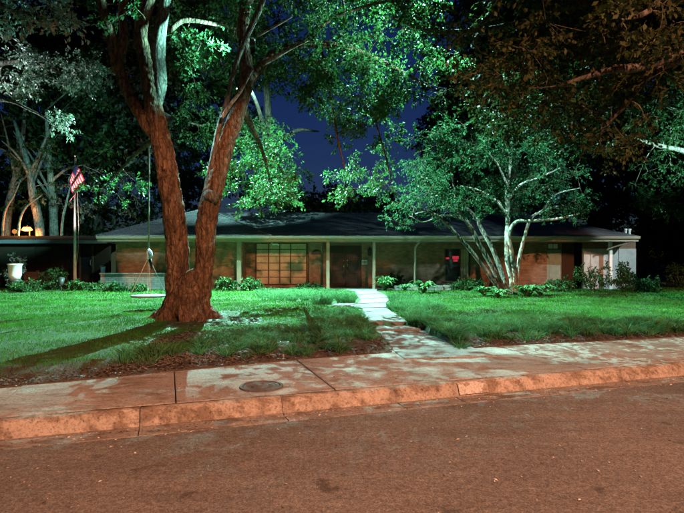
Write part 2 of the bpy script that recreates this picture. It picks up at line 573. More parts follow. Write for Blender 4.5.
# yard: raised soil sheet, front edge follows the back of the sidewalk
EDGE = [(-40, -9.6), (-12, 2.25), (-6.0, 4.72), (-3.87, 5.88), (-2.65, 6.48), (-1.92, 6.92), (-0.74, 7.50), (0.0, 7.80), (0.88, 8.17), (2.6, 8.74), (4.2, 9.2), (6.43, 9.80), (12, 11.6), (40, 21)]


def inside(poly, x, y):
    r = np.zeros(len(x), bool)
    n = len(poly)
    for i in range(n):
        x0, y0 = poly[i][:2]
        x1, y1 = poly[(i + 1) % n][:2]
        c = ((y0 > y) != (y1 > y)) & (x < (x1 - x0) * (y - y0) / (y1 - y0 + 1e-12) + x0)
        r ^= c
    return r


def edge_y(x):
    return np.interp(x, [e[0] for e in EDGE], [e[1] for e in EDGE])


def yard_z(x, y):
    e = edge_y(x)
    return WALK - 0.03 + (YARD - WALK + 0.03) * np.clip((y - e + 0.02) / 0.55, 0, 1) ** 0.6 + 0.018 * np.sin(x * 0.9 + 1) * np.sin(y * 0.8) * np.clip((y - e) / 2, 0, 1)


LOWPATH = [tuple(G(a, b, 0.17))[:2] for a, b in ((370, 328.3), (418, 328.3), (434, 337), (470, 354), (404, 359), (384, 343))]


def build_yard():
    xs = np.concatenate([[-40, -28, -20], np.linspace(-16, -1, 50), np.linspace(-0.9, 3.4, 60), np.linspace(3.6, 18, 50), [24, 32, 40]])
    ts = np.concatenate([[0, 0.02, 0.06, 0.12, 0.2, 0.35, 0.55, 0.8], np.linspace(0.95, 4.4, 28), np.linspace(4.8, 17, 34), [22, 30, 45, 80]])
    v, f = [], []
    for x in xs:
        e = float(edge_y(x))
        for k, t in enumerate(ts):
            wob = 0.03 * mnoise.noise(Vector((x * 2.2, 0, 0))) if t < 0.3 else 0
            y = e + t + wob
            z = 0.05 if k == 0 else float(yard_z(x, y)) + 0.012 * mnoise.noise(Vector((x * 3, y * 3, 0)))
            if inside(LOWPATH, np.array([x]), np.array([y]))[0]: z = min(z, 0.06)
            v.append((x, y, z))
    n = len(ts)
    for i in range(len(xs) - 1):
        for j in range(n - 1):
            a = i * n + j
            f.append((a, a + n, a + n + 1, a + 1))
    me = bpy.data.meshes.new('yard')
    me.from_pydata(v, [], f)
    o = link('yard', me, M['soil'], smooth=True)
    me.materials.append(M['turf'])
    for p in me.polygons:
        if (p.index % (n - 1)) > 7: p.material_index = 1
    tag(o, kind='structure')


build_yard()

# ------------------------------------------------------------------ front path
pathway = tag(bpy.data.objects.new('front_path', None), kind='structure')
col.objects.link(pathway)


def slab(poly, z0, z1, mat='path'):
    pts = [G(x, y, z1) for x, y in poly]
    c = sum(pts, Vector()) / len(pts)
    pts = [c + (q - c) * 0.992 for q in pts]
    MB().prism([(q.x, q.y) for q in pts], z0, z1).build('path_slab', M[mat], pathway, bevel=0.012)


slab([(367.5, 329.0), (432, 329.0), (453, 339), (494, 355.5), (404, 358.5), (384, 343)], 0.05, WALK + 0.012)
slab([(367, 325.5), (410, 325.5), (421, 328.6), (368, 328.6)], 0.05, WALK + 0.055)
slab([(368, 321.5), (409, 321.5), (392, 311.5), (386.5, 307.6), (362, 308.2), (366, 315)], 0.1, YARD + 0.03)
slab([(361.5, 307.6), (386.5, 307.0), (386.5, 302.8), (357, 304.0), (348, 305.6)], 0.1, YARD + 0.03)
slab([(357, 303.4), (386.5, 302.2), (389, 299.6), (388.5, 297.4), (361, 299.2)], 0.1, YARD + 0.035)
slab([(360, 298.8), (388.3, 296.9), (383, 293.6), (356.5, 294.6)], 0.1, YARD + 0.03)
slab([(356.5, 294.2), (382.5, 293.2), (376, 290.8), (355, 291.2)], 0.1, YARD + 0.035)
slab([(348, 290.9), (377, 290.5), (377, 288.2), (344, 288.2)], 0.1, YARD + 0.04)
slab([(331, 305.4), (347.5, 305.4), (356, 303.2), (336, 303.2)], 0.1, YARD + 0.02)

# utility cover in the sidewalk
uc = G(261.5, 386, WALK)
mc = empty('meter_cover', (uc.x, uc.y, WALK), 'round cast iron utility cover set in the sidewalk slab', 'utility cover')
MB().lathe((uc.x, uc.y, WALK), [(0.25, -0.03), (0.25, 0.006), (0.215, 0.008), (0.215, -0.03)], 32).build('ring', M['iron'], mc)
MB().lathe((uc.x, uc.y, WALK), [(0.208, -0.03), (0.208, 0.004), (0.17, 0.006), (0.165, 0.001), (0.06, 0.001), (0.055, 0.006), (0.01, 0.006)], 32).build('lid', M['iron'], mc)
for a in (0.6, 3.74):
    MB().lathe((uc.x + 0.11 * math.cos(a), uc.y + 0.11 * math.sin(a), WALK), [(0.016, 0.0), (0.016, 0.01), (0.008, 0.012)], 8).build('bolt', M['black'], mc)

# paler mottled block on the kerb face
pm = MB()
s0, s1 = 1.36 / math.cos(ANG) + 0.02, 1.36 / math.cos(ANG) + 0.42
pp = [(0.0, 0.02), (0.012, 0.05), (0.024, 0.085), (0.042, 0.12), (0.068, 0.146)]
for i in range(9):
    s = s0 + (s1 - s0) * i / 8
    for t, z in pp: pm.v.append(K(s, t - 0.016, z + 0.008))
for i in range(8):
    for j in range(4):
        a = i * 5 + j
        pm.f.append((a, a + 5, a + 6, a + 1))
o = pm.build('kerb_patch', M['pale_patch'], kerb)

# ------------------------------------------------------------------ the ranch house
H = empty('ranch_house', (0, 25, YARD), 'long low brick ranch house with hipped shingle roof and recessed entry', 'house')
B = lambda *a: MB().box(*a)
ZE = 2.50                                     # underside of the eave
WX = lambda px, Y: (px - CX) * Y / F
WZ = lambda py, Y: EYE + (HZ - py) * Y / F
YW, YR = 24.6, 25.6                           # wing wall, recessed wall
xl, xc = -10.7, -4.72
B(xl, xc, YW, YW + 0.25, 0.0, ZE).build('wall', M['brick'], H)
B(xl, xl + 0.25, YW + 0.252, 34, 0.0, ZE).build('wall', M['brick'], H)
B(xc - 0.25, xc, YW + 0.252, YR, 0.0, ZE).build('wall', M['brick'], H)
# recessed front: wall pieces between openings
bay0, bay1 = WX(255, YR), WX(307.5, YR)
d0, d1 = WX(330.5, YR), WX(360.5, YR)
w0, w1 = WX(444, YR), WX(471, YR)
g0, g1 = WX(547, YR), WX(562, YR)
xr = WX(574, YR)
B(xc - 0.3, bay0, YR, YR + 0.25, 0, ZE).build('wall', M['brick'], H)
B(bay0, bay1, YR + 0.02, YR + 0.25, 0, 0.42).build('wall', M['brick'], H)
B(bay1, d0 - 0.06, YR, YR + 0.25, 0, ZE).build('wall', M['brick'], H)
pier0, pier1 = WX(309, 25.3), WX(322, 25.3)
B(pier0, pier1, 25.3, YR - 0.002, 0, ZE).build('brick_pier', M['brick'], H)
B(d0 - 0.06, d1 + 0.06, YR + 0.02, YR + 0.25, 2.36, ZE).build('wall', M['brown_wood'], H)
B(d1 + 0.06, w0, YR, YR + 0.25, 0, ZE).build('wall', M['brick'], H)
B(w0, w1, YR + 0.01, YR + 0.25, 0, 0.62).build('wall', M['brick'], H)
B(w0, w1, YR + 0.01, YR + 0.25, 2.2, ZE).build('wall', M['brick'], H)
B(w1, g0, YR, YR + 0.25, 0, ZE).build('wall', M['brick'], H)
B(g0, g1, YR + 0.02, YR + 0.25, 2.15, ZE).build('wall', M['brown_wood'], H)
B(g1, xr, YR, YR + 0.25, 0, ZE).build('wall', M['dark_board'], H)
# pale end wall
xe = WX(636, YW)
B(xr + 0.02, xe, YW, YW + 0.2, 0, 2.18).build('wall', M['stucco'], H)
B(xr + 0.02, xe, YW + 0.03, YW + 0.2, 2.18, ZE).build('wall', M['brown_wood'], H)
B(xe - 0.2, xe, YW + 0.202, 34, 0, ZE).build('wall', M['stucco'], H)
B(xl, xe, 34, 34.2, 0, ZE).build('wall', M['brick'], H)
for px in (591, 619):
    x = WX(px, YW)
    B(x - 0.03, x + 0.03, YW - 0.035, YW - 0.002, YARD, 2.18).build('batten', M['stucco'], H)
x = WX(610, 24.2)
B(x - 0.07, x + 0.07, 24.1, 24.24, YARD - 0.1, ZE).build('column', M['white_paint'], H, bevel=0.01)
# entry floor
B(xc, 6.2, 23.9, YR, 0.05, YARD + 0.03).build('entry_floor', M['walk'], H)

# window bay of square panes
wb = B(bay0, bay1, YR + 0.1, YR + 0.2, 0.42, ZE).build('window', M['dark_wood'], H)
XS = [256, 268.5, 279.5, 290.5, 306.5]
ZS = [0.46, 0.80, 1.15, 1.50, 1.84, 2.17, 2.47]
for i in range(4):
    for j in range(6):
        a, b = WX(XS[i], YR) + 0.03, WX(XS[i + 1], YR) - 0.03
        tilt = random.uniform(-0.02, 0.02)
        m = MB().box(a, b, YR + 0.05, YR + 0.09, ZS[j] + 0.018, ZS[j + 1] - 0.018)
        m.v = [(p[0], p[1] + tilt * (p[0] - a), p[2]) for p in m.v]
        m.build('pane', M['shutter'], wb)
for px in XS:
    x = WX(px, YR)
    B(x - 0.02, x + 0.02, YR + 0.0, YR + 0.098, 0.44, ZE - 0.003).build('mullion', M['brown_wood'], wb)
for z in ZS[1:-1]:
    B(WX(XS[0], YR) + 0.03, WX(XS[-1], YR) - 0.03, YR + 0.02, YR + 0.097, z - 0.012, z + 0.012).build('glazing_bar', M['brown_wood'], wb)

# half-round niche on the pier
lx, lz = WX(316.2, 25.25), WZ(254.5, 25.25)
arc = [(lx + 0.24 * math.cos(a), lz + 0.25 * math.sin(a)) for a in np.linspace(0, math.pi, 13)]
m = MB()
n = len(arc)
m.v = [(x, 25.262, z) for x, z in arc] + [(x, 25.298, z) for x, z in arc]
m.f = [tuple(range(n)), tuple(range(n, 2 * n))[::-1]] + [(i, n + i, n + (i + 1) % n, (i + 1) % n) for i in range(n)]
m.build('half_round_plaque', M['black'], H)

# double front door
for k, (a, b) in enumerate(((d0, (d0 + d1) / 2 - 0.006), ((d0 + d1) / 2 + 0.006, d1))):
    dr = B(a, b, YR + 0.06, YR + 0.11, YARD + 0.04, 2.34).build('door', M['dark_wood'], H)
    for q in range(3):
        z0 = YARD + 0.2 + q * 0.64
        B(a + 0.12, b - 0.12, YR + 0.035, YR + 0.058, z0, z0 + 0.5).build('door_panel', M['dark_wood'], dr, bevel=0.012)
    hx = b - 0.08 if k == 0 else a + 0.08
    MB().tube([(hx, YR + 0.05, 1.22), (hx, YR - 0.01, 1.25), (hx, YR - 0.02, 1.36), (hx, YR - 0.01, 1.47), (hx, YR + 0.05, 1.5)], 0.022, 8).build('handle', M['brass'], dr, True)
    MB().lathe((hx, YR + 0.03, 1.62), [(0.03, -0.03), (0.03, 0.03)], 10).build('lock', M['brass'], dr)
for a, b in ((d0 - 0.06, d0 - 0.002), (d1 + 0.002, d1 + 0.06)):
    B(a, b, YR + 0.01, YR + 0.15, YARD, 2.36).build('door_frame', M['dark_wood'], H)
# small plaque and lantern by the door
pq = B(WX(361.8, YR), WX(367.2, YR), YR - 0.03, YR - 0.002, WZ(264.5, YR), WZ(260, YR)).build('number_plaque', M['white_paint'], H)
for i in range(3):
    x = WX(362.6 + i * 1.5, YR)
    B(x, x + 0.035, YR - 0.036, YR - 0.031, WZ(263.6, YR), WZ(261, YR)).build('digit', M['black'], pq)
sx, sz = WX(369.5, YR), WZ(252, YR)
sc = MB().lathe((sx, YR - 0.12, sz), [(0.03, -0.2), (0.08, -0.16), (0.1, 0.12), (0.03, 0.2)], 8).build('wall_lantern', M['black'], H)
MB().tube([(sx, YR - 0.12, sz + 0.2), (sx, YR - 0.1, sz + 0.27), (sx, YR, sz + 0.24)], 0.015, 6).build('bracket', M['black'], sc)
# ceiling fitting under the entry soffit
cx_, cz_ = WX(275, 24.7), 2.44
MB().tube([(cx_ - 0.18, 24.7, cz_ + 0.02), (cx_ - 0.08, 24.7, cz_ - 0.05), (cx_ + 0.08, 24.7, cz_ - 0.04), (cx_ + 0.2, 24.7, cz_ - 0.09)], [0.03, 0.045, 0.045, 0.03], 8).build('ceiling_fitting', M['white_paint'], H, True)

# window with small red marks that glow
w = B(w0, w1, YR + 0.12, YR + 0.2, 0.62, 2.2).build('window', M['black'], H)
for a, b in ((w0, w0 + 0.06), (w1 - 0.06, w1), ((w0 + w1) / 2 + 0.12, (w0 + w1) / 2 + 0.17)):
    B(a, b, YR - 0.02, YR + 0.118, 0.62, 2.2).build('frame', M['brown_wood'], w)
B(w0 - 0.05, w1 + 0.05, YR - 0.06, YR + 0.11, 0.56, 0.618).build('sill', M['brick'], w)
B(w0 + 0.062, (w0 + w1) / 2 + 0.118, YR + 0.07, YR + 0.078, 0.622, 2.198).build('pane', M['glass'], w)
for i in range(3):
    a = (w0 + w1) / 2 + 0.18 + i * 0.13
    B(a, a + 0.11, YR + 0.05, YR + 0.1, 0.64, 2.18).build('shutter_slat', M['shutter'], w)
for (p0, p1, q0, q1) in ((446.2, 449.5, 257.4, 259.2), (452.6, 459, 256, 259.0), (453.6, 458, 259.4, 261.6)):
    B(WX(p0, YR), WX(p1, YR), YR + 0.048, YR + 0.064, WZ(q1, YR), WZ(q0, YR)).build('red_glow_mark', M['red_glow_mark'], w, bevel=0.01)
# side door
gd = B(g0, g1, YR + 0.06, YR + 0.11, YARD + 0.04, 2.14).build('door', M['green_door'], H)
for q in range(2):
    B(g0 + 0.12, g1 - 0.12, YR + 0.04, YR + 0.058, YARD + 0.2 + q * 0.85, YARD + 0.9 + q * 0.85).build('door_panel', M['green_door'], gd, bevel=0.012)
for i in range(2):
    a = WX(548.2 + i * 5, YR)
    B(a, a + 0.21, YR - 0.02, YR + 0.015, WZ(248.6, YR), WZ(244, YR)).build('transom_light', M['white_paint'], gd)

# columns under the eave
for px, wd in ((239.2, 0.1), (328, 0.075), (374, 0.065)):
    x = WX(px, 23.75)
    B(x - wd, x + wd, 23.68, 23.82, YARD - 0.2, ZE).build('column', M['trim'], H, bevel=0.012)
# downspout
x = WX(415, 23.75)
MB().tube([(x + 0.16, 23.5, 2.52), (x + 0.15, 23.52, 2.42), (x + 0.02, 23.7, 2.26), (x, 23.74, 2.15), (x, 23.76, 0.5), (x + 0.02, 23.74, 0.4), (x + 0.16, 23.6, 0.32)], 0.05, 8).build('downspout', M['trim'], H, True)
x = WX(625, 23.75)
MB().tube([(x, 23.5, 2.52), (x - 0.05, 23.55, 2.42), (x - 0.62, 24.0, 2.18), (x - 0.72, 24.0, 2.1)], 0.045, 8).build('downspout', M['trim'], H, True)
# eave: soffit, fascia, gutter
ex0, ex1 = -11.0, 13.35
B(ex0 + 0.03, ex1 - 0.03, 23.44, 25.8, ZE, ZE + 0.03).build('soffit', M['soffit'], H)
B(ex0, ex1, 23.40, 23.438, ZE - 0.02, 2.70).build('fascia', M['trim'], H)
B(ex0, ex0 + 0.035, 23.44, 34.3, ZE - 0.02, 2.70).build('fascia', M['trim'], H)
B(ex1 - 0.035, ex1, 23.44, 34.3, ZE - 0.02, 2.70).build('fascia', M['trim'], H)
gm = MB()
gp = [(23.396, 2.60), (23.33, 2.58), (23.29, 2.63), (23.28, 2.71), (23.30, 2.715), (23.31, 2.64), (23.396, 2.63)]
for x in (ex0 - 0.02, ex1 + 0.02): gm.v += [(x, y, z) for y, z in gp]
n = len(gp)
gm.f = [(i, (i + 1) % n, n + (i + 1) % n, n + i) for i in range(n)] + [tuple(range(n))[::-1], tuple(range(n, 2 * n))]
gm.build('gutter', M['trim'], H)
# roofs
rf = MB()
ez = 2.72
rf.add([(-7.0, 23.36, ez), (ex1 + 0.05, 23.36, ez), (ex1 - 3.0, 29.6, 4.35), (-7.0, 29.6, 4.35), (ex1 + 0.05, 35, ez), (-7.0, 35, ez)],
       [(0, 1, 2, 3), (1, 4, 2), (4, 5, 3, 2)])
rf.build('roof', M['shingle'], H)
rw = MB()
ap, bp = (-7.1, 27.0, 4.32), (-7.1, 32.0, 4.32)
A0, B0, A1, B1 = (-11.05, 23.35, ez + 0.003), (-3.15, 23.35, ez + 0.003), (-11.05, 35.2, ez + 0.003), (-3.15, 35.2, ez + 0.003)
rw.add([A0, B0, ap, bp, A1, B1], [(0, 1, 2), (0, 2, 3, 4), (1, 5, 3, 2), (4, 3, 5)])
rr = rw.build('roof', M['shingle'], H)
MB().tube([A0, ap, bp], 0.05, 6).build('ridge_cap', M['shingle'], rr)
MB().tube([B0, ap], 0.05, 6).build('ridge_cap', M['shingle'], rr)
for px in (625.5, 629.5):
    q = P(px, 236, 24.2)
    MB().lathe((q.x, q.y, q.z - 0.1), [(0.05, 0), (0.05, 0.38), (0.075, 0.38), (0.075, 0.44)], 10).build('vent_pipe', M['white_paint'], H)

# low planter wall under the wing and pale bed edging
pw = empty('planter_wall', (WX(132, 24), 24.1, YARD), 'low pale brick planter wall under the hipped wing', 'garden wall')
B(WX(101, 24), WX(164, 24), 23.95, 24.2, 0.0, 0.98).build('brickwork', M['white_brick'], pw)
B(WX(101, 24) - 0.04, WX(164, 24) + 0.04, 23.9, 24.25, 0.982, 1.05).build('coping', M['white_brick'], pw, bevel=0.01)
ed = empty('bed_edging', (WX(420, 23.4), 23.4, YARD), 'low pale stone edging of the bed right of the front path', 'edging')
for i in range(7):
    a = WX(394 + i * 8.2, 23.3)
    B(a, a + 0.35, 23.2 + random.uniform(-0.03, 0.03), 23.4, 0.1, 0.52 + random.uniform(-0.03, 0.03)).build('edging_stone', M['white_brick'], ed, bevel=0.02)

# neighbour's low wing at the far left
NH = empty('side_wing', (-16, 28, YARD), 'dark brown flat-fronted building with grey fascia behind the flagpole', 'building')
nx0, nx1 = -40.0, WX(106, 27.5)
B(nx0, nx1, 27.9, 28.1, 0, 2.55).build('wall', M['dark_board'], NH)
B(nx0, nx1 + 0.2, 27.15, 27.2, 2.52, 2.72).build('fascia', M['grey_trim'], NH)
B(nx0, nx1 + 0.2, 27.202, 28.4, 2.55, 2.58).build('soffit', M['brown_wood'], NH)
MB().add([(nx0, 27.1, 2.725), (nx1 + 0.25, 27.1, 2.725), (nx1 + 0.25, 31, 3.1), (nx0, 31, 3.1)], [(0, 1, 2, 3)]).build('roof', M['dark_roof'], NH)
B(nx0, nx1, 30.8, 31, 0, 3.05).build('wall', M['brown_wood'], NH)
ga = B(WX(80, 27.8), WX(93, 27.8), 27.82, 27.89, YARD, 2.4).build('gate', M['black'], NH)
for px in (80, 93):
    x = WX(px, 27.8)
    B(x - 0.05, x + 0.05, 27.76, 27.818, YARD, 2.45).build('gate_post', M['brown_wood'], ga)
MB().tube([(WX(90, 27.7), 27.8, 1.35), (WX(90, 27.7), 27.74, 1.4), (WX(90, 27.7), 27.74, 1.6), (WX(90, 27.7), 27.8, 1.65)], 0.02, 6).build('handle', M['steel'], ga)
for px in (34, 50, 66):
    x = WX(px, 27.8)
    B(x - 0.03, x + 0.03, 27.86, 27.898, YARD, 2.5).build('batten', M['dark_board'], NH)

# ------------------------------------------------------------------ trees
def catmull(pts, rad, n=5):
    pts = [Vector(p) for p in pts]
    if len(pts) < 3: return pts, rad
    q = [pts[0] * 2 - pts[1]] + pts + [pts[-1] * 2 - pts[-2]]
    out, ro = [], []
    for i in range(1, len(q) - 2):
        for k in range(n):
            t = k / n
            p0, p1, p2, p3 = q[i - 1], q[i], q[i + 1], q[i + 2]
            out.append(0.5 * ((2 * p1) + (p2 - p0) * t + (2 * p0 - 5 * p1 + 4 * p2 - p3) * t * t + (3 * p1 - p0 - 3 * p2 + p3) * t ** 3))
            ro.append(rad[i - 1] * (1 - t) + rad[i] * t)
    out.append(pts[-1])
    ro.append(rad[-1])
    return out, ro


LAMP_E = P(480, 31, 12.9) - Vector((0, 0, 0.35))
LAMP_F = P(480, 31, 12.9) + Vector((-0.5, 0.1, -0.3))


class Tree:
    def __init__(s, name, base, label, group=None, bark_='bark', leaf='oak_leaf'):
        s.root = empty(name, base, label, 'tree', group)
        s.bark, s.leaf = M[bark_], M[leaf]
        s.nodes = []                    # points twigs may grow from
        s.twig = MB()
        s.L = []

    def limb(s, pts, rad, name='limb', sides=10, wob=0.12, mat=None):
        p, r = catmull(pts, rad)
        s.nodes += [(q, rr) for q, rr in zip(p[len(p) // 3:], r[len(p) // 3:])]
        return MB().tube(p, r, sides, wob).build(name, mat or s.bark, s.root, True)

    def clumps(s, centres, radius, leaves, size, reach=3.5, flat=0.7, droop=0.25):
        """leafy sprays: twigs from the nearest limb point, leaves along side twigs"""
        for c in centres:
            c = Vector(c)
            if (c - LAMP_E).length < 1.5 or (c - Vector(LAMP_A)).length < 2.5 or (c - Vector(LAMP_H)).length < 2.5: continue
            if s.nodes:
                k = min(range(len(s.nodes)), key=lambda i: (s.nodes[i][0] - c).length)
                p, r = s.nodes[k]
                d = (p - c).length
                if 0.2 < d < reach:
                    mid = p.lerp(c, 0.5) + Vector(rng.normal(0, 0.12 * d, 3)) + Vector((0, 0, 0.06 * d))
                    tr = min(r * 0.6, 0.012 + 0.012 * d)
                    pp, rr = catmull([p, mid, c], [tr, tr * 0.7, 0.008], 4)
                    s.twig.tube(pp, rr, 5)
                    s.nodes.append((pp[len(pp) // 2], tr * 0.6))
                    s.nodes.append((c, 0.01))
            rd = radius * rng.uniform(0.7, 1.3)
            n = int(leaves * (rd / radius) ** 2)
            nt_ = max(3, n // 11)
            d = rng.normal(size=(nt_, 3))
            d /= np.linalg.norm(d, axis=1)[:, None]
            d *= np.array([1, 1, flat])
            st = np.array(c) + d * rd * rng.uniform(0.0, 0.45, (nt_, 1))
            en = np.array(c) + d * rd * rng.uniform(0.7, 1.2, (nt_, 1)) - np.array([0, 0, 1]) * rd * droop * rng.uniform(0, 1, (nt_, 1))
            for a, b in zip(st[::3], en[::3]):
                s.twig.tube([tuple(c), tuple(a), tuple(b)], [0.006, 0.005, 0.002], 3, cap=False)
            w = rng.integers(0, nt_, n)
            t = rng.uniform(0, 1, (n, 1)) ** 0.8
            pos = st[w] * (1 - t) + en[w] * t + rng.normal(0, size * 0.35, (n, 3))
            ax = (en - st)[w]
            ax /= np.linalg.norm(ax, axis=1)[:, None] + 1e-9
            ax = ax + rng.normal(0, 0.65, (n, 3)) - np.array([0, 0, 0.25])
            ax /= np.linalg.norm(ax, axis=1)[:, None]
            nr = rng.normal(0, 0.6, (n, 3)) + np.array([0, 0, 0.8])
            sd = np.cross(ax, nr)
            sd /= np.linalg.norm(sd, axis=1)[:, None] + 1e-9
            up = np.cross(sd, ax)
            ln = size * rng.uniform(0.6, 1.35, (n, 1))
            wd = ln * 0.27
            q = np.empty((n, 4, 3))
            q[:, 0] = pos
            q[:, 1] = pos + ax * ln * 0.55 + sd * wd + up * wd * 0.35
            q[:, 2] = pos + ax * ln - up * ln * 0.1
            q[:, 3] = pos + ax * ln * 0.55 - sd * wd + up * wd * 0.35
            s.L.append(q)

    def done(s):
        if s.twig.v: tag(s.twig.build('twigs', s.bark, s.root, True), kind='stuff')
        if s.L: quads('crown', np.concatenate(s.L), s.leaf, s.root)


def ell(cx, cy, rx, ry, Y0, Y1, n, edge=False):
    """n points inside an ellipse of the photograph between two depths"""
    out = []
    while len(out) < n:
        a, b = rng.uniform(-1, 1, 2)
        if a * a + b * b <= 1:
            out.append(P(cx + a * rx, cy + b * ry, rng.uniform(Y0, Y1)))
    return out


def pl(seq, Y, dy=0.0):
    """pixel polyline with widths -> points, radii at depth Y (+dy per point)"""
    pts, rad = [], []
    for i, (x, y, w) in enumerate(seq):
        d = Y + dy * i
        pts.append(P(x, y, d))
        rad.append(w * 0.5 * d / F)
    return pts, rad


# --- the big twin-trunk oak
oak = Tree('oak_tree', G(187, 318), 'massive twin-trunk oak with sodium-lit bark standing in the front lawn')
YO = 12.04
tm = MB()
base = G(187, 318)


def add_t(seq, dy=0.0, sides=18, wob=0.10):
    p, r = catmull(*pl(seq, YO, dy))
    r = [q * 0.88 for q in r]
    oak.nodes += []
    tm.tube(p, r, sides, wob)


add_t([(188, 326, 52), (187, 312, 46), (186, 298, 42), (186, 286, 34)])
add_t([(180, 316, 30), (178, 298, 28), (177.5, 270, 26.5), (177, 245, 26), (174, 215, 25), (169, 182, 24), (163, 150, 23), (158, 128, 22), (153, 104, 20), (149, 78, 18), (144, 50, 15)])
add_t([(196, 316, 26), (200, 298, 24), (203.5, 275, 20), (205.5, 250, 22), (206.5, 222, 24), (212, 195, 22), (220, 168, 19), (228, 140, 18.5), (236, 118, 18), (243, 96, 16), (247, 70, 14)])
add_t([(164, 140, 14), (152, 132, 14), (138, 112, 12.5), (126, 88, 12.5), (116, 62, 13)])
for a in np.linspace(0, 2 * math.pi, 9)[:-1]:
    a += random.uniform(-0.25, 0.25)
    l = random.uniform(0.75, 1.15)
    b = base + Vector((math.cos(a) * l, math.sin(a) * l, -0.12))
    tm.tube(*catmull([base + Vector((math.cos(a) * 0.2, math.sin(a) * 0.2, 0.55)), base + Vector((math.cos(a) * 0.5, math.sin(a) * 0.5, 0.1)), b], [0.26, 0.2, 0.06]), 10, 0.15)
# burr in the crotch
for (x, y, rr) in ((188, 282, 0.2), (193, 276, 0.17), (184, 288, 0.2)):
    c = P(x, y, YO - 0.22)
    tm.lathe(tuple(c), [(rr * math.sin(t), -rr * math.cos(t)) for t in np.linspace(0.1, math.pi - 0.1, 8)], 12)
tr = tm.build('trunk', M['bark'], oak.root, True)
rm = tr.modifiers.new('remesh', 'REMESH')
rm.mode = 'VOXEL'
rm.voxel_size = 0.028
rm.use_smooth_shade = True
smo = tr.modifiers.new('smooth', 'SMOOTH')
smo.factor = 0.5
smo.iterations = 2
tex = bpy.data.textures.new('bark_relief', 'CLOUDS')
tex.noise_scale = 0.1
dp = tr.modifiers.new('relief', 'DISPLACE')
dp.texture = tex
dp.strength = 0.065
dp.mid_level = 0.5
dp.texture_coords = 'GLOBAL'
# limbs; on some, a paler bark puts the lit look into the colour
oak.limb(*pl([(144, 52, 15), (142, 35, 14), (145, 15, 13), (151, -10, 12), (160, -60, 10), (175, -120, 6)], YO, 0.05))
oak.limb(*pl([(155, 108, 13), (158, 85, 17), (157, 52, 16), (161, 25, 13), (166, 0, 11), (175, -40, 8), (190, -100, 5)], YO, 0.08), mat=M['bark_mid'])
oak.limb(*pl([(118, 70, 13), (113, 45, 11), (106, 20, 10), (98, -10, 9), (80, -60, 6), (60, -110, 4)], YO, -0.1))
oak.limb(*pl([(117, 66, 10), (124, 40, 9), (122, 10, 8), (128, -20, 7), (120, -80, 4)], YO, 0.15))
oak.limb(*pl([(137, 48, 9), (139, 20, 8), (141, -5, 7), (138, -60, 4)], YO, 0.1))
oak.limb(*pl([(247, 74, 14), (244, 45, 12.5), (243, 22, 12), (249, -5, 11), (262, -50, 9), (285, -110, 5)], YO, 0.05))
oak.limb(*pl([(243, 96, 13), (252, 78, 11.5), (266, 61, 10), (282, 50, 9), (306, 44, 8), (335, 46, 7), (367, 55, 5.5), (406, 74, 3.5), (440, 92, 2)], YO, 0.22))
oak.limb(*pl([(204, 232, 9), (206, 200, 8), (209, 178, 6.5), (214, 153, 6), (219, 128, 5.6), (226, 104, 5.2), (238, 58, 5), (255, 19, 6), (264, -2, 5.5), (280, -50, 4)], YO + 0.05, -0.045), mat=M['bark_mid'])  # paler limb shapes the lit left edge of the right stem
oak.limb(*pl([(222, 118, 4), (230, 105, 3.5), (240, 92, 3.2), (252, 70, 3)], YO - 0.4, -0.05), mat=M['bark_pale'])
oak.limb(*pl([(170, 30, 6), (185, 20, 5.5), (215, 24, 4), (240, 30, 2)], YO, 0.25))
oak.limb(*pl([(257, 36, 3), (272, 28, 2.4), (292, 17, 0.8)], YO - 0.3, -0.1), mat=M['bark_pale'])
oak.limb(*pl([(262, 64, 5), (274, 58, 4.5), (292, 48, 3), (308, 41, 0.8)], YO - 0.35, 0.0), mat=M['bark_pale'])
oak.limb([P(152, 98, YO), P(150, 70, 13.0), P(149, 44, 14.1), P(146, 25, 15.5)], [0.17, 0.14, 0.11, 0.06])
oak.limb(*pl([(320, 46, 5), (326, 75, 3.5), (332, 105, 2.5), (338, 140, 2), (345, 170, 1.4)], YO + 1.4, 0.15))
oak.limb(*pl([(300, 46, 5), (330, 20, 4), (370, 5, 3), (420, -5, 2)], YO + 1.2, -0.1))
oak.limb(*pl([(372, 56, 4), (378, 85, 3), (376, 120, 2.4), (384, 150, 1.8), (392, 182, 1.2)], YO + 2.4, 0.25))
oak.limb([P(240, 105, YO + 0.1), P(252, 128, 13.4), P(262, 150, 14.8), P(268, 172, 16.2), P(272, 190, 17.4)], [0.1, 0.075, 0.055, 0.035, 0.012])
oak.limb([P(235, 120, YO + 0.1), P(222, 140, 13.8), P(228, 160, 15.2), P(216, 182, 16.6)], [0.08, 0.06, 0.04, 0.012])
oak.limb([P(160, 136, YO + 0.1), P(140, 150, 13.6), P(118, 172, 15.4), P(104, 186, 16.4)], [0.08, 0.055, 0.035, 0.012])
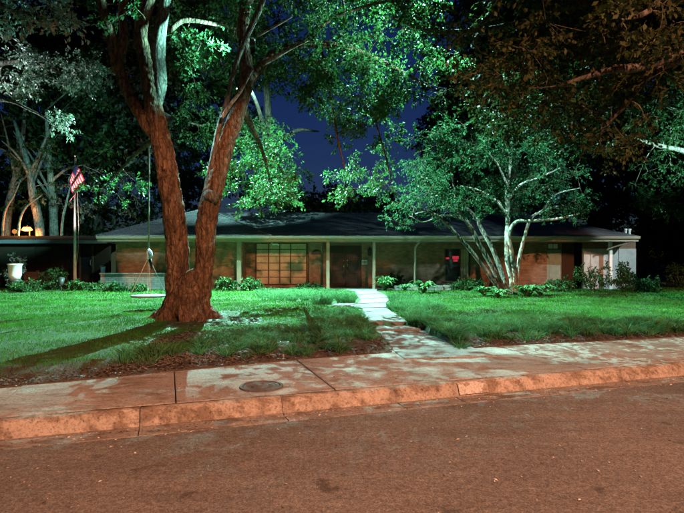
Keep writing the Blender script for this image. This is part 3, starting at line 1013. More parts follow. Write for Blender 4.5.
# scar of a sawn-off limb
sp = P(207.5, 194, YO - 0.30)
sn = Vector((-0.55, -0.75, 0.35)).normalized()
MB().tube([sp - sn * 0.25, sp - sn * 0.08, sp + sn * 0.02, sp + sn * 0.05], [0.14, 0.115, 0.095, 0.075], 14, 0.3).build('limb_scar', M['bark_mid'], oak.root, True)
for args, r_, lv in (
        (ell(310, 62, 66, 24, 12.2, 15, 34), 0.42, 110),
        (ell(350, 85, 55, 34, 12.8, 15.5, 34), 0.4, 105),
        (ell(420, 75, 50, 45, 13, 16, 34), 0.42, 100),
        (ell(300, 75, 26, 20, 11.8, 13.5, 8), 0.4, 110),
        (ell(215, 30, 42, 40, 12.5, 15, 26), 0.4, 90),
        (ell(195, 70, 16, 35, 13, 15.5, 8), 0.4, 80),
        (ell(280, 10, 60, 26, 12, 15, 22), 0.45, 95),
        (ell(375, 15, 70, 25, 12.5, 16, 40), 0.5, 100),
        (ell(120, 10, 30, 26, 11, 14, 8), 0.38, 55),
        (ell(358, 178, 34, 24, 15, 18, 20), 0.38, 70), (ell(375, 140, 30, 40, 15, 17.5, 20), 0.34, 60),
        (ell(340, 125, 18, 34, 13.8, 15.5, 12), 0.28, 45),
        (ell(252, 165, 50, 44, 14.2, 17.5, 44), 0.4, 62),
        (ell(275, 190, 24, 20, 15, 18, 12), 0.38, 62),
        (ell(112, 188, 32, 14, 15, 17.5, 7), 0.36, 45),
        (ell(200, -60, 120, 60, 11, 16, 46), 0.7, 110),
        (ell(360, -50, 90, 50, 11, 16, 34), 0.7, 110)):
    oak.clumps(args, r_, int(lv * 1.25), 0.095)
oak.done()

# --- the crape myrtle
cr = Tree('crape_myrtle', G(510, 294.5), 'spreading multi-stem crape myrtle with pale smooth stems in front of the house', None, 'bark_smooth', 'crape_leaf')
YC = G(510, 294.5).y
cr.limb(*pl([(511, 299, 6), (512, 282, 5.5), (508, 262, 5.5), (507, 240, 5), (508, 215, 4.6), (507, 190, 4), (510, 165, 3), (512, 135, 2)], YC, -0.02), name='stem')
cr.limb(*pl([(513, 298, 6), (515, 280, 5.5), (512, 255, 4.5), (509, 235, 4), (516, 222, 3.6), (530, 221, 3.2), (556, 219, 2.8), (580, 214, 1.6)], YC, -0.08), name='stem')
cr.limb(*pl([(515, 298, 5), (518, 275, 4), (520, 255, 3.8), (525, 236, 3.4), (530, 220, 3), (540, 212, 2.6), (560, 206, 2.2), (575, 208, 1.4)], YC, 0.05), name='stem')
cr.limb(*pl([(508, 298, 6), (498, 278, 5.4), (486, 256, 5), (478, 242, 4.8), (470, 226, 4.2), (458, 210, 3.4), (455, 192, 2.5), (450, 165, 1.8)], YC, -0.12), name='stem', mat=M['bark_mid'])  # left stems get a duller bark, painted as less cool-lit
cr.limb(*pl([(506, 298, 5), (490, 276, 4.2), (472, 252, 4), (458, 236, 3.8), (445, 222, 3), (430, 212, 2.4), (414, 208, 1.6)], YC, -0.2), name='stem', mat=M['bark_mid'])
cr.limb(*pl([(510, 298, 5), (500, 268, 5), (492, 248, 4.6), (482, 230, 4), (474, 215, 3.2), (460, 205, 2.6), (440, 208, 2), (415, 214, 1.4)], YC, 0.12), name='stem', mat=M['bark_mid'])
for seq in ([(507, 215, 3.2), (495, 200, 2.4), (478, 190, 1.8), (460, 186, 1.2)], [(508, 200, 3), (520, 185, 2.4), (538, 178, 2), (560, 168, 1.2)],
            [(507, 185, 2.6), (498, 165, 2), (485, 150, 1.2)], [(460, 205, 2.6), (440, 196, 2), (425, 200, 1.2)], [(470, 222, 2.4), (446, 215, 1.8), (424, 222, 1.2), (410, 216, .8)],
            [(540, 215, 2), (555, 195, 1.6), (580, 188, 1)]):
    cr.limb(*pl(seq, YC - 0.3, -0.15), sides=7)
cr.bark = M['bark']
for args, lv in ((ell(490, 165, 72, 52, YC - 2.6, YC + 1.8, 150), 100), (ell(430, 200, 30, 28, YC - 2.5, YC, 30), 85), (ell(555, 190, 34, 28, YC - 2, YC + 1, 32), 75),
                 (ell(448, 160, 44, 42, YC - 2, YC + 1.5, 60), 90), (ell(400, 215, 14, 16, YC - 2, YC - 0.5, 8), 70), (ell(535, 145, 56, 32, YC - 1, YC + 1.5, 44), 80), (ell(585, 205, 22, 14, YC - 1, YC, 10), 60)):
    cr.clumps(args, 0.48, lv, 0.09, reach=2.6)
cr.done()

# --- tree behind the house left of the sky gap, one limb reaches over the roof and carries a lamp
bt = Tree('shade_tree', (-3.6, 30.6, 0), 'cyan-lit leafy tree rising behind the hipped wing, left of the sky gap', 'trees behind the house', 'bark_dark')
bt.limb([(-3.6, 30.6, 0), (-3.7, 30.4, 3), (-3.9, 30, 6), (-4.1, 29.4, 9), (-4.3, 29, 13), (-4.4, 29, 17)], [0.4, 0.34, 0.3, 0.22, 0.14, 0.05], 'trunk')
bt.limb([(-3.9, 30, 6), (-4.0, 27.5, 7.9), (-3.95, 24.5, 8.8), (-3.95, 21.2, 9.05), (-3.95, 20.4, 9.1)], [0.2, 0.13, 0.09, 0.06, 0.03])
bt.limb([(-4, 29.7, 8), (-2.5, 28, 8.6), (-1.2, 26.5, 8.2)], [0.16, 0.1, 0.04])
bt.limb([(-4, 29.7, 7.5), (-6.5, 28.4, 8.6), (-8, 27, 8.8)], [0.16, 0.1, 0.04])
bt.clumps(ell(255, 165, 48, 46, 25.5, 29, 36), 0.75, 110, 0.17, reach=4)
bt.clumps(ell(215, 120, 40, 30, 26, 29, 22), 0.7, 85, 0.17, reach=4)
bt.clumps(ell(275, 185, 28, 26, 24.5, 27, 22), 0.65, 105, 0.16, reach=4)
bt.clumps(ell(220, 40, 70, 70, 29, 33, 60), 1.2, 90, 0.26, reach=5)
bt.done()

# --- tree out of frame on the right: its limbs hang over the street side
ov = Tree('overhanging_tree', (10.2, 10.9, YARD), 'tree whose brown-lit leafy limbs overhang from beyond the right edge of the lawn', None, 'bark_dark', 'brown_leaf')
ov.limb([(10.2, 10.9, 0.1), (10.1, 10.9, 2.5), (9.8, 10.8, 5), (9.4, 10.7, 7.5), (9, 10.7, 10), (8.5, 10.8, 13)], [0.5, 0.4, 0.34, 0.27, 0.18, 0.05], 'trunk', 14)
ov.limb([(9.6, 10.8, 6), (8, 11.2, 7.2), (6, 11.8, 7.6), P(520, 24, 12.6), P(470, 32, 13), P(430, 30, 13.2), P(395, 20, 13.4)], [0.22, 0.18, 0.15, 0.11, 0.085, 0.05, 0.025], mat=M['bark'])
ov.limb([(8.9, 10.7, 10.2), (7, 13, 11.4), (5, 15.2, 11.9), (3.2, 16.5, 12.0), (2, 17, 11.9)], [0.16, 0.12, 0.09, 0.06, 0.03])
ov.limb([(9.4, 10.7, 7), P(660, 60, 9.5), P(610, 70, 9), P(560, 85, 9)], [0.18, 0.1, 0.06, 0.025])
ov.limb([(9.8, 10.8, 5.2), P(680, 60, 10.5), P(620, 110, 11), P(590, 145, 11.5)], [0.16, 0.1, 0.06, 0.02])
ov.limb([(9.3, 10.7, 8), P(690, -30, 8.5), P(650, 10, 8), P(620, 20, 8)], [0.14, 0.08, 0.05, 0.02])
for args, r_, lv in ((ell(560, 60, 110, 50, 9, 13, 95), 0.5, 100), (ell(600, 115, 60, 40, 10, 13, 46), 0.42, 90), (ell(650, 25, 44, 34, 7.4, 9, 22), 0.34, 70),
                     (ell(520, 20, 90, 32, 10, 14, 44), 0.5, 90), (ell(440, 20, 50, 26, 12, 14.5, 18), 0.45, 80), (ell(600, -60, 120, 50, 8, 13, 40), 0.7, 100), (ell(500, 110, 50, 30, 11.5, 14, 24), 0.42, 85), (ell(470, 70, 70, 30, 12, 15, 24), 0.45, 80)):
    ov.clumps(args, r_, lv, 0.105, reach=3)
ov.done()

# --- cool lit tree at the right edge
rt = Tree('evergreen_oak', (19.5, 24.5, YARD), 'tree at the right edge with a cyan-lit bare limb beside the dark house end', None, 'bark_smooth', 'oak_leaf')
rt.limb([(19.5, 24.5, 0), (19.3, 24.4, 3), (18.7, 24.2, 6), (18, 24, 9), (17, 24, 13)], [0.35, 0.3, 0.25, 0.16, 0.05], 'trunk')
rt.limb([(18.9, 24.3, 5.5)] + [P(700, 158, 23), P(680, 150, 23), P(660, 146, 22.8), P(635, 138, 22.6), P(615, 130, 22.5)], [0.2, 0.13, 0.11, 0.1, 0.06, 0.02])
rt.limb([(18.7, 24.2, 6.3), P(700, 120, 23), P(680, 112, 23), P(655, 102, 23)], [0.18, 0.11, 0.08, 0.03])
for args, lv in ((ell(655, 118, 40, 24, 21.5, 24, 34), 80), (ell(665, 175, 32, 40, 22, 24.5, 38), 80), (ell(690, 90, 30, 40, 22, 25, 26), 90)):
    rt.clumps(args, 0.5, lv, 0.13, reach=3)
rt.done()

# --- tree beyond the left edge: pale leaves
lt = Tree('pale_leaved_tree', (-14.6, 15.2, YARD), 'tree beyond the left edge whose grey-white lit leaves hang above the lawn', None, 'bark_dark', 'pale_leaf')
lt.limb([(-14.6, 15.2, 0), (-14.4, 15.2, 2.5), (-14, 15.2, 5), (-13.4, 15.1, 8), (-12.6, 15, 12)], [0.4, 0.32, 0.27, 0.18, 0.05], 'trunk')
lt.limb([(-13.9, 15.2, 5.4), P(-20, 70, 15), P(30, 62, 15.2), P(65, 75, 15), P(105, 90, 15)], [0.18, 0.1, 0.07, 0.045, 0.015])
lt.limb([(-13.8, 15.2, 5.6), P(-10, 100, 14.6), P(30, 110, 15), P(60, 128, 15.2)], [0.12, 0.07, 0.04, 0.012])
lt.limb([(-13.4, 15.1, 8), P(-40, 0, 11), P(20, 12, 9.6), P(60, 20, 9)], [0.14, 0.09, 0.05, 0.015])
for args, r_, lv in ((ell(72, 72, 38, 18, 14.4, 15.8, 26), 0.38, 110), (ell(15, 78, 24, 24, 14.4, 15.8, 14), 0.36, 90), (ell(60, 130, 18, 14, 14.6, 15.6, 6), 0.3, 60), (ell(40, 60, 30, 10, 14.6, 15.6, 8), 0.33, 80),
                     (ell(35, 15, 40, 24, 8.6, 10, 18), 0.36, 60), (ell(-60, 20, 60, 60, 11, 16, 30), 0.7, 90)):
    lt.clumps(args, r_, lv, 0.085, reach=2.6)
lt.done()

# --- grove behind the left wing with cyan lit trunks
GR = 'trees of the grove behind the left wing'
specs = [((40, 232), (33, 195), (28, 165), (14, 120), 'leaning pale trunk behind the dark wing, forked into the grove'),
         ((54, 232), (53, 205), (50, 170), (46, 110), 'upright pale trunk behind the dark wing, nearest the flagpole'),
         ((6, 235), (11, 195), (20, 160), (26, 100), 'thick pale trunk at the edge of the grove beside the orange porch lamp')]
for k, (a, b, c, d, lab) in enumerate(specs):
    Y = 35 + k * 1.2
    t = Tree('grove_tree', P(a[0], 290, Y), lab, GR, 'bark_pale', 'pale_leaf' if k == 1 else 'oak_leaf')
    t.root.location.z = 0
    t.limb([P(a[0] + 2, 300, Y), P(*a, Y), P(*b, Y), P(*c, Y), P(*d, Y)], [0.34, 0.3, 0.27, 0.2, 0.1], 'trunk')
    for q in range(4):
        e = P(b[0] + random.uniform(-45, 45), b[1] - random.uniform(20, 90), Y + random.uniform(-2, 2))
        st = P(*b, Y).lerp(P(*c, Y), random.random())
        t.limb([st, st.lerp(e, 0.5) + Vector((0, 0, 0.3)), e], [0.12, 0.08, 0.03], sides=7)
    t.clumps(ell(b[0] + (5, 50, -10)[k], b[1] - (25, 12, 20)[k], (34, 50, 30)[k], (36, 26, 40)[k], Y - 2, Y + 2, (26, 26, 24)[k]), 0.7, 55, 0.17, reach=5)
    t.clumps(ell(b[0] + (40, 100, -30)[k], 90, 60, 80, Y - 1, Y + 5, 40), 1.4, 80, 0.3, reach=6)
    t.done()
# thin lit saplings of the grove
for (a, b, c) in (((18, 236), (24, 210), (42, 195)), ((3, 222), (14, 195), (22, 178)), ((62, 230), (66, 205), (72, 180))):
    Y = 33.5
    s_ = Tree('sapling', P(a[0], 290, Y), 'thin bare sapling %s' % {18: 'bending over the orange porch lamp', 3: 'slanting beside the amber globe lamp', 62: 'standing right behind the flagpole'}[a[0]], 'saplings of the grove', 'bark_pale', 'pale_leaf')
    s_.root.location.z = 0
    s_.limb([P(a[0], 300, Y), P(*a, Y), P(*b, Y), P(*c, Y)], [0.09, 0.08, 0.07, 0.03], 'trunk', 7)
    s_.clumps([P(*c, Y)], 0.5, 25, 0.16)
    s_.done()

# --- dark trees behind the house
DK = 'dark trees behind the house'
darks = [(95, 41, 8.0, 15, 28, 'unlit dark tree behind the roof, between flagpole and hipped wing'),
         (165, 45, 8.8, 17, 33, 'tall unlit tree directly behind the hipped wing'),
         (492, 40, 5.8, 10, 17, 'dark tree behind the downspout, right of the sky gap'),
         (545, 42, 8.8, 15, 28, 'big dark tree behind the crape myrtle'),
         (640, 40, 8.8, 14, 27, 'dark tree behind the right end of the house'),
         (720, 38, 7.5, 11, 20, 'dark tree past the right end of the house'),
         (-20, 44, 9.5, 16, 31, 'dark tree behind the grove at the far left'),
         (345, 50, 7.0, 4.4, 8.8, 'low dark tree whose rounded top closes the sky gap below'),
         (700, 52, 6.5, 4, 9, 'low dark tree far behind the right end of the house'),
         (30, 54, 6.5, 4, 9, 'low dark tree far behind the brown wing'),
         (510, 33, 5.0, 14, 20, 'high dark crown right of the sky gap')]
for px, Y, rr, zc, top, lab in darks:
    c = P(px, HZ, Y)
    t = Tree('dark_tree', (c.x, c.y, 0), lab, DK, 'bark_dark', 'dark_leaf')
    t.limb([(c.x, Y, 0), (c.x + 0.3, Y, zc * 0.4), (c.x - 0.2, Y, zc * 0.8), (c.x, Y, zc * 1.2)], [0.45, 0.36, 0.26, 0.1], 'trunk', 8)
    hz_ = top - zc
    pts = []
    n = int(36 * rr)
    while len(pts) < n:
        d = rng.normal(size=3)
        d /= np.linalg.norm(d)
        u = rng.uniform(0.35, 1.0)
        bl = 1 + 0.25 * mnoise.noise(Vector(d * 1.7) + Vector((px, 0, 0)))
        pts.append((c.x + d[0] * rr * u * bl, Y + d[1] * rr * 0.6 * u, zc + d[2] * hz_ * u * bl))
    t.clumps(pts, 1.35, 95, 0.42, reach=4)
    t.done()

# ------------------------------------------------------------------ lawn grass, ground cover, mulch
def W(pix, z=YARD): return [tuple(G(a, b, z))[:2] for a, b in pix]


PATHS = [W([(366, 329.5), (428, 329.5), (446, 340), (482, 357), (400, 359), (383, 344)], WALK), W([(366, 327), (410, 327), (389, 309), (390, 296), (380, 287), (343, 287), (356, 298), (330, 303), (329, 306), (359, 309)])]
HOSTA_BED = W([(465, 300), (560, 301), (560, 290), (465, 290)])
LIRI = [W([(188, 355), (376, 351), (372, 326), (355, 309), (318, 313), (300, 330), (250, 332), (205, 337)]),
        W([(386, 306), (391, 296), (420, 297), (440, 303), (445, 313), (415, 325)]),
        W([(425, 326), (440, 334), (470, 343), (600, 336), (684, 330), (684, 322), (600, 322), (520, 322), (450, 318)]),
        W([(262, 301), (352, 301), (357, 297), (352, 291), (255, 291)])]
MULCH = [W([(100, 366), (195, 352), (372, 350), (372, 330), (380, 340), (392, 356), (290, 362), (110, 378)])]
DIRT = [W([(165, 330), (168, 312), (240, 312), (240, 318), (262, 318), (262, 324), (215, 326)]), W([(148, 342), (190, 330), (208, 334), (200, 340), (160, 345)])]
TRUNK = (base.x, base.y)


def mask_any(polys, x, y):
    r = np.zeros(len(x), bool)
    for p in polys: r |= inside(p, x, y)
    return r


def blades(x, y, h, w, lean, k=3, spread=None):
    n = len(x)
    z = yard_z(x, y) - 0.01
    a = rng.uniform(0, 2 * math.pi, n)
    ld = np.stack([np.cos(a), np.sin(a)], 1) * (h * lean * rng.uniform(0.2, 1.3, n))[:, None]
    if spread is not None: ld = spread * (h * lean)[:, None] + ld * 0.3
    b = rng.uniform(0, 2 * math.pi, n)
    sd = np.stack([np.cos(b), np.sin(b), np.zeros(n)], 1) * (w / 2)[:, None]
    Vv = np.empty((n, k, 2, 3))
    for i in range(k):
        t = i / (k - 1)
        c = np.stack([x + ld[:, 0] * t ** 1.6, y + ld[:, 1] * t ** 1.6, z + h * (t - (0.35 * lean) * t ** 3)], 1)
        s_ = sd * (1 - t ** 1.5 * 0.92)
        Vv[:, i, 0] = c - s_
        Vv[:, i, 1] = c + s_
    return Vv


parts = []
for (y0, y1, n, h, w) in ((5, 9.5, 75000, 0.06, 0.008), (9.5, 13, 85000, 0.065, 0.010), (13, 18, 80000, 0.07, 0.015), (18, 25.5, 70000, 0.075, 0.024)):
    xm = y1 * 0.74
    x = rng.uniform(-xm, xm, n)
    y = rng.uniform(y0, y1, n)
    e = edge_y(x)
    ok = (y > e + 0.10 + 0.12 * np.sin(x * 3.1) * np.sin(x * 7.7)) & ~mask_any(PATHS + MULCH + [LIRI[0], LIRI[3]] + DIRT, x, y) & ((x - TRUNK[0]) ** 2 + (y - TRUNK[1]) ** 2 > 0.75 ** 2)
    # thin the turf in patches
    f = np.sin(x * 1.7 + 2 * np.sin(y * 0.9)) * np.sin(y * 2.1 + 1.3 * np.sin(x * 1.2))
    ok &= rng.uniform(0, 1, n) < np.clip(0.88 + 0.25 * f, 0.45, 1)
    ok &= rng.uniform(0, 1, n) < np.clip((y - e) / 0.9 + 0.15, 0, 1)
    ok &= ~((y > 24.2) & (x > -11) & (x < 14))
    x, y = x[ok], y[ok]
    m_ = len(x)
    f2 = 1 + 0.35 * np.sin(x * 2.3 + y) * np.sin(y * 3.1 - x)
    parts.append(blades(x, y, h * f2 * rng.uniform(0.6, 1.3, m_), w * rng.uniform(0.7, 1.3, m_), 0.8))
g = strips('lawn_grass', np.concatenate(parts), M['grass'])
tag(g, 'short green lawn grass covering the front yard', 'grass', kind='stuff')


def tussocks(pts, nb, h, w, lean=0.75, r0=0.06):
    pts = np.array(pts)
    n = len(pts) * nb
    c = np.repeat(pts, nb, 0)
    a = rng.uniform(0, 2 * math.pi, n)
    r = r0 * np.sqrt(rng.uniform(0, 1, n))
    sp_ = np.stack([np.cos(a), np.sin(a)], 1)
    sc_ = np.repeat(rng.uniform(0.5, 1.35, len(pts)), nb)
    return blades(c[:, 0] + sp_[:, 0] * r, c[:, 1] + sp_[:, 1] * r, h * rng.uniform(0.55, 1.2, n) * sc_, w * rng.uniform(0.8, 1.2, n), lean, 4, sp_ * rng.uniform(0.3, 1.5, (n, 1)))


def sample(poly, n):
    xs, ys = [p[0] for p in poly], [p[1] for p in poly]
    out = []
    while len(out) < n:
        x = rng.uniform(min(xs), max(xs), 4 * n)
        y = rng.uniform(min(ys), max(ys), 4 * n)
        ok = inside(poly, x, y) & ~mask_any(PATHS, x, y) & (y > edge_y(x) + 0.15)
        out += list(zip(x[ok], y[ok]))
    return out[:n]


XTRA = W([(409, 322), (430, 336), (462, 346), (450, 328), (420, 316)])
lir = [tussocks(sample(LIRI[0], 330), 52, 0.19, 0.013, 1.15), tussocks(sample(LIRI[1], 230), 40, 0.2, 0.014, 1.0), tussocks(sample(LIRI[2], 330) + sample(XTRA, 70) + [tuple(G(422 + i * 2.6, 325.5 + i * 1.35, 0.22))[:2] for i in range(16)], 46, 0.23, 0.014, 1.1), tussocks(sample(LIRI[3], 360), 34, 0.2, 0.018, 1.0)]
for i, lab in enumerate(('arching liriope ground cover bed along the sidewalk left of the path', 'liriope ground cover bordering the right side of the front path', 'arching liriope ground cover along the sidewalk right of the path', 'liriope ground cover in front of the entry bay')):
    tag(strips('liriope_bed', lir[i], M['liriope']), lab, 'ground cover', kind='stuff')
# separate tufts
TG = 'separate grass tufts at the lawn edge'
for (px, py, nb, h, lab) in ((140, 359, 300, 0.24, 'bushy liriope tuft in the mulch in front of the oak'), (164, 354, 130, 0.2, 'small liriope tuft in the mulch right beside a bushier one'),
                             (322, 304, 260, 0.34, 'rounded liriope tuft bordering the path near the entry'), (346, 303, 260, 0.34, 'rounded liriope tuft at the end of the side stepping stone')):
    q = G(px, py)
    o = strips('grass_tuft', tussocks([(q.x + dx * 0.16, q.y + dy * 0.14) for dx in (-1, 0, 1) for dy in (-1, 0, 1)], nb // 5, h, 0.011, 0.8, 0.12), M['liriope'])
    tag(o, lab, 'plant', TG)

# mulch chips, dead leaves
def flakes(pts, zf, size, mat, name, lab, cat):
    pts = np.array(pts)
    n = len(pts)
    a = rng.uniform(0, 2 * math.pi, n)
    d = np.stack([np.cos(a), np.sin(a), rng.normal(0, 0.18, n)], 1)
    e_ = np.stack([-np.sin(a), np.cos(a), rng.normal(0, 0.25, n)], 1)
    ln = size * rng.uniform(0.4, 1.5, (n, 1))
    wd = ln * rng.uniform(0.2, 0.5, (n, 1))
    c = np.stack([pts[:, 0], pts[:, 1], zf(pts[:, 0], pts[:, 1]) + 0.012], 1)
    q = np.stack([c - d * ln / 2, c + e_ * wd / 2, c + d * ln / 2, c - e_ * wd / 2], 1)
    q[:, 1, 2] += 0.006
    return tag(quads(name, q, mat), lab, cat, kind='stuff')


mp_ = sample(MULCH[0], 6500)
ex = rng.uniform(-7, 11, 5000)
mp_ += [(x, y) for x, y in ((x, edge_y(x) + abs(rng.normal(0, 0.16)) + 0.03) for x in ex) if not mask_any(PATHS, np.array([x]), np.array([y]))[0]]
for p in DIRT: mp_ += sample(p, 1200)
mp_ += sample(LIRI[0], 2500) + sample(LIRI[2], 2500)
flakes(mp_, yard_z, 0.05, M['chip'], 'mulch', 'brown mulch and dead leaves along the lawn edge', 'mulch')
st = []
for _ in range(3600):
    s = rng.uniform(-7, 11)
    t = -0.3 - rng.uniform(0, 5.5) if rng.uniform() < 0.72 else -abs(rng.normal(0, 0.2)) - 0.01
    st.append(K(s, t)[:2])
flakes(st, lambda x, y: np.zeros(len(x)) - 0.008, 0.024, M['litter'], 'street_litter', 'small dry leaf bits scattered over the asphalt', 'leaf litter')
sw = [K(rng.uniform(-6, 9), rng.uniform(0.2, 2.1))[:2] for _ in range(260)]
flakes(sw, lambda x, y: np.zeros(len(x)) + WALK - 0.012, 0.03, M['litter'], 'sidewalk_litter', 'few dry leaf bits lying on the sidewalk', 'leaf litter')

# ------------------------------------------------------------------ shrubs and bed plants
def shrub(px, py, wpx, hpx, lab, n=26, mat='shrub_leaf', size=0.09, grp='shrubs along the house', name='shrub', stem='bark_dark'):
    b_ = G(px, py)
    k = b_.y / F
    w, h = wpx * k / 2, hpx * k
    t = Tree(name, b_, lab, grp, stem, mat)
    t.root['category'] = 'shrub'
    for i in range(5):
        a = i * 1.256 + 0.3
        t.limb([b_ - Vector((0, 0, 0.05)), b_ + Vector((math.cos(a) * w * 0.3, math.sin(a) * w * 0.2, h * 0.4)), b_ + Vector((math.cos(a) * w * 0.65, math.sin(a) * w * 0.4, h * 0.75))], [0.02, 0.015, 0.006], 'stem', 5)
    pts = []
    while len(pts) < n:
        d = rng.uniform(-1, 1, 3)
        if np.linalg.norm(d) < 1: pts.append(b_ + Vector((d[0] * w * 0.9, d[1] * w * 0.55, h * 0.5 + d[2] * h * 0.42)))
    t.clumps(pts, min(w, h) * 0.34 + 0.05, 60, size, reach=1)
    t.done()


for a in ((52, 290, 34, 22, 'loose tall shrub left of the flagpole base'), (76, 291, 20, 11, 'low shrub at the flagpole base'), (25, 292, 36, 12, 'low wide shrub in front of the pale planter pot'),
          (97, 291.5, 14, 9, 'small round shrub left of the planter wall end'), (115, 292, 20, 9, 'flat green shrub in front of the planter wall'), (138, 292, 16, 7, 'small dark shrub behind the disc swing'),
          (226, 291, 22, 13, 'dark shrub between oak and corner column'), (252, 291, 22, 13, 'rounded bright boxwood right of the corner column'), (310, 289.5, 26, 6, 'low dark shrub under the half-round plaque'),
          (248, 287.5, 12, 18, 'dark upright shrub in the entry corner beside the window bay'), (395, 288.5, 16, 16, 'dark upright shrub against the brick between column and downspout'),
          (468, 290.5, 40, 12, 'dark spreading shrub under the window with the red marks'), (560, 291.5, 34, 13, 'dark shrub under the pale green side door'), (592, 292.5, 38, 34, 'loose tall shrub silhouetted before the pale end wall'),
          (624, 292.5, 22, 32, 'loose tall shrub between the white post and the house corner'), (645, 292, 36, 16, 'dark shrub past the house end'), (679, 288, 24, 28, 'tall cyan-lit leafy shrub at the right edge'), (5, 288, 20, 24, 'cyan-lit shrub beside the pale planter pot')):
    shrub(*a)
sc_ = P(16, 240, 25)
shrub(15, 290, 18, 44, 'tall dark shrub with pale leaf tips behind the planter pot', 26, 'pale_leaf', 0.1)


def rosette(px, py, r, h, n, lab, grp):
    c = G(px, py)
    pts = []
    a = rng.uniform(0, 2 * math.pi, n)
    l = r * rng.uniform(0.5, 1.2, n)
    hh = h * rng.uniform(0.5, 1.2, n)
    V4 = np.empty((n, 5, 2, 3))
    for i in range(5):
        t = i / 4
        x = c.x + np.cos(a) * l * t
        y = c.y + np.sin(a) * l * t
        z = c.z + hh * np.sin(t * 2.2) * 0.9
        wv = 0.055 * math.sin(math.pi * min(0.97, t * 0.9 + 0.08)) * np.ones(n)
        V4[:, i, 0] = np.stack([x - np.sin(a) * wv, y + np.cos(a) * wv, z + 0.02], 1)
        V4[:, i, 1] = np.stack([x + np.sin(a) * wv, y - np.cos(a) * wv, z], 1)
    o = strips('bed_plant', V4, M['hosta_leaf'])
    tag(o, lab, 'plant', grp)


for a in ((385.5, 290.5, 0.5, 0.6, 60, 'spiky light green plant by the entry path under the column'), (424, 293.5, 0.55, 0.5, 60, 'spiky light green plant right of the downspout foot'),
          (405, 291, 0.35, 0.3, 40, 'small leafy plant left of the downspout foot'), (484, 296, 0.5, 0.35, 60, 'leafy plant left of the crape myrtle stems'),
          (527, 297, 0.6, 0.42, 80, 'broad leafy plant right of the crape myrtle stems'), (540, 295.5, 0.55, 0.4, 70, 'broad leafy plant farthest right in the crape myrtle bed'), (498, 298, 0.4, 0.3, 50, 'leafy plant at the foot of the crape myrtle')):
    rosette(*a, 'leafy plants in the house beds')

# ------------------------------------------------------------------ disc swing
ys = 14.1
top = P(149, 44, ys)
sw_ = empty('disc_swing', P(148.5, 296, ys), 'round white disc swing hanging on a rope from the oak', 'swing')
kz = P(148.5, 257, ys)
MB().tube([top, P(149.5, 140, ys), P(149, 200, ys), kz], 0.022, 8).build('rope', M['rope'], sw_, True)
dc = P(148.5, 296, ys)
MB().lathe(tuple(dc), [(0.4, -0.03), (0.45, -0.02), (0.46, 0.01), (0.43, 0.03), (0.2, 0.028), (0.02, 0.026)], 32).build('seat', M['grey_disc'], sw_, True)
for a in (0.4, 2.0, 3.6, 5.2):
    MB().tube([dc + Vector((0.46 * math.cos(a), 0.46 * math.sin(a), 0.02)), kz], 0.009, 6).build('hanger', M['rope'], sw_)
MB().tube([kz + Vector((0, 0, 0.22)), kz + Vector((0.03, -0.04, 0.14)), kz + Vector((0.05, -0.05, 0.02)), kz + Vector((0.0, -0.03, -0.06))], [0.03, 0.075, 0.085, 0.05], 10, 0.3).build('strap_bundle', M['strap'], sw_, True)
MB().tube([kz + Vector((0.03, -0.04, -0.02)), kz + Vector((0.09, -0.04, -0.18)), kz + Vector((0.1, -0.03, -0.34))], [0.05, 0.045, 0.015], 8, 0.3).build('strap_end', M['black'], sw_, True)

# ------------------------------------------------------------------ flagpole and flag
fp = Vector((WX(75, 24.3), 24.3, YARD))
fl = empty('flagpole', fp, 'white metal flagpole with cord standing among shrubs by the brown wing', 'flagpole')
ztop = P(75, 157, 24.3).z
MB().tube([fp, (fp.x, fp.y, 2), (fp.x, fp.y, ztop)], [0.075, 0.065, 0.035], 12).build('pole', M['white_paint'], fl, True)
MB().lathe((fp.x, fp.y, ztop), [(0.01, 0), (0.06, 0.03), (0.075, 0.08), (0.05, 0.13), (0.01, 0.15)], 12).build('finial', M['brass'], fl, True)
MB().tube([(fp.x + 0.05, fp.y, ztop - 0.05), (fp.x + 0.2, fp.y - 0.05, 3.2), (fp.x + 0.16, fp.y - 0.05, 2.0), (fp.x + 0.05, fp.y, 1.3)], 0.012, 5).build('cord', M['rope'], fl)
MB().tube([(fp.x + 0.02, fp.y - 0.08, 1.2), (fp.x + 0.1, fp.y - 0.1, 1.3), (fp.x + 0.02, fp.y - 0.08, 1.4)], 0.015, 6).build('cleat', M['steel'], fl)


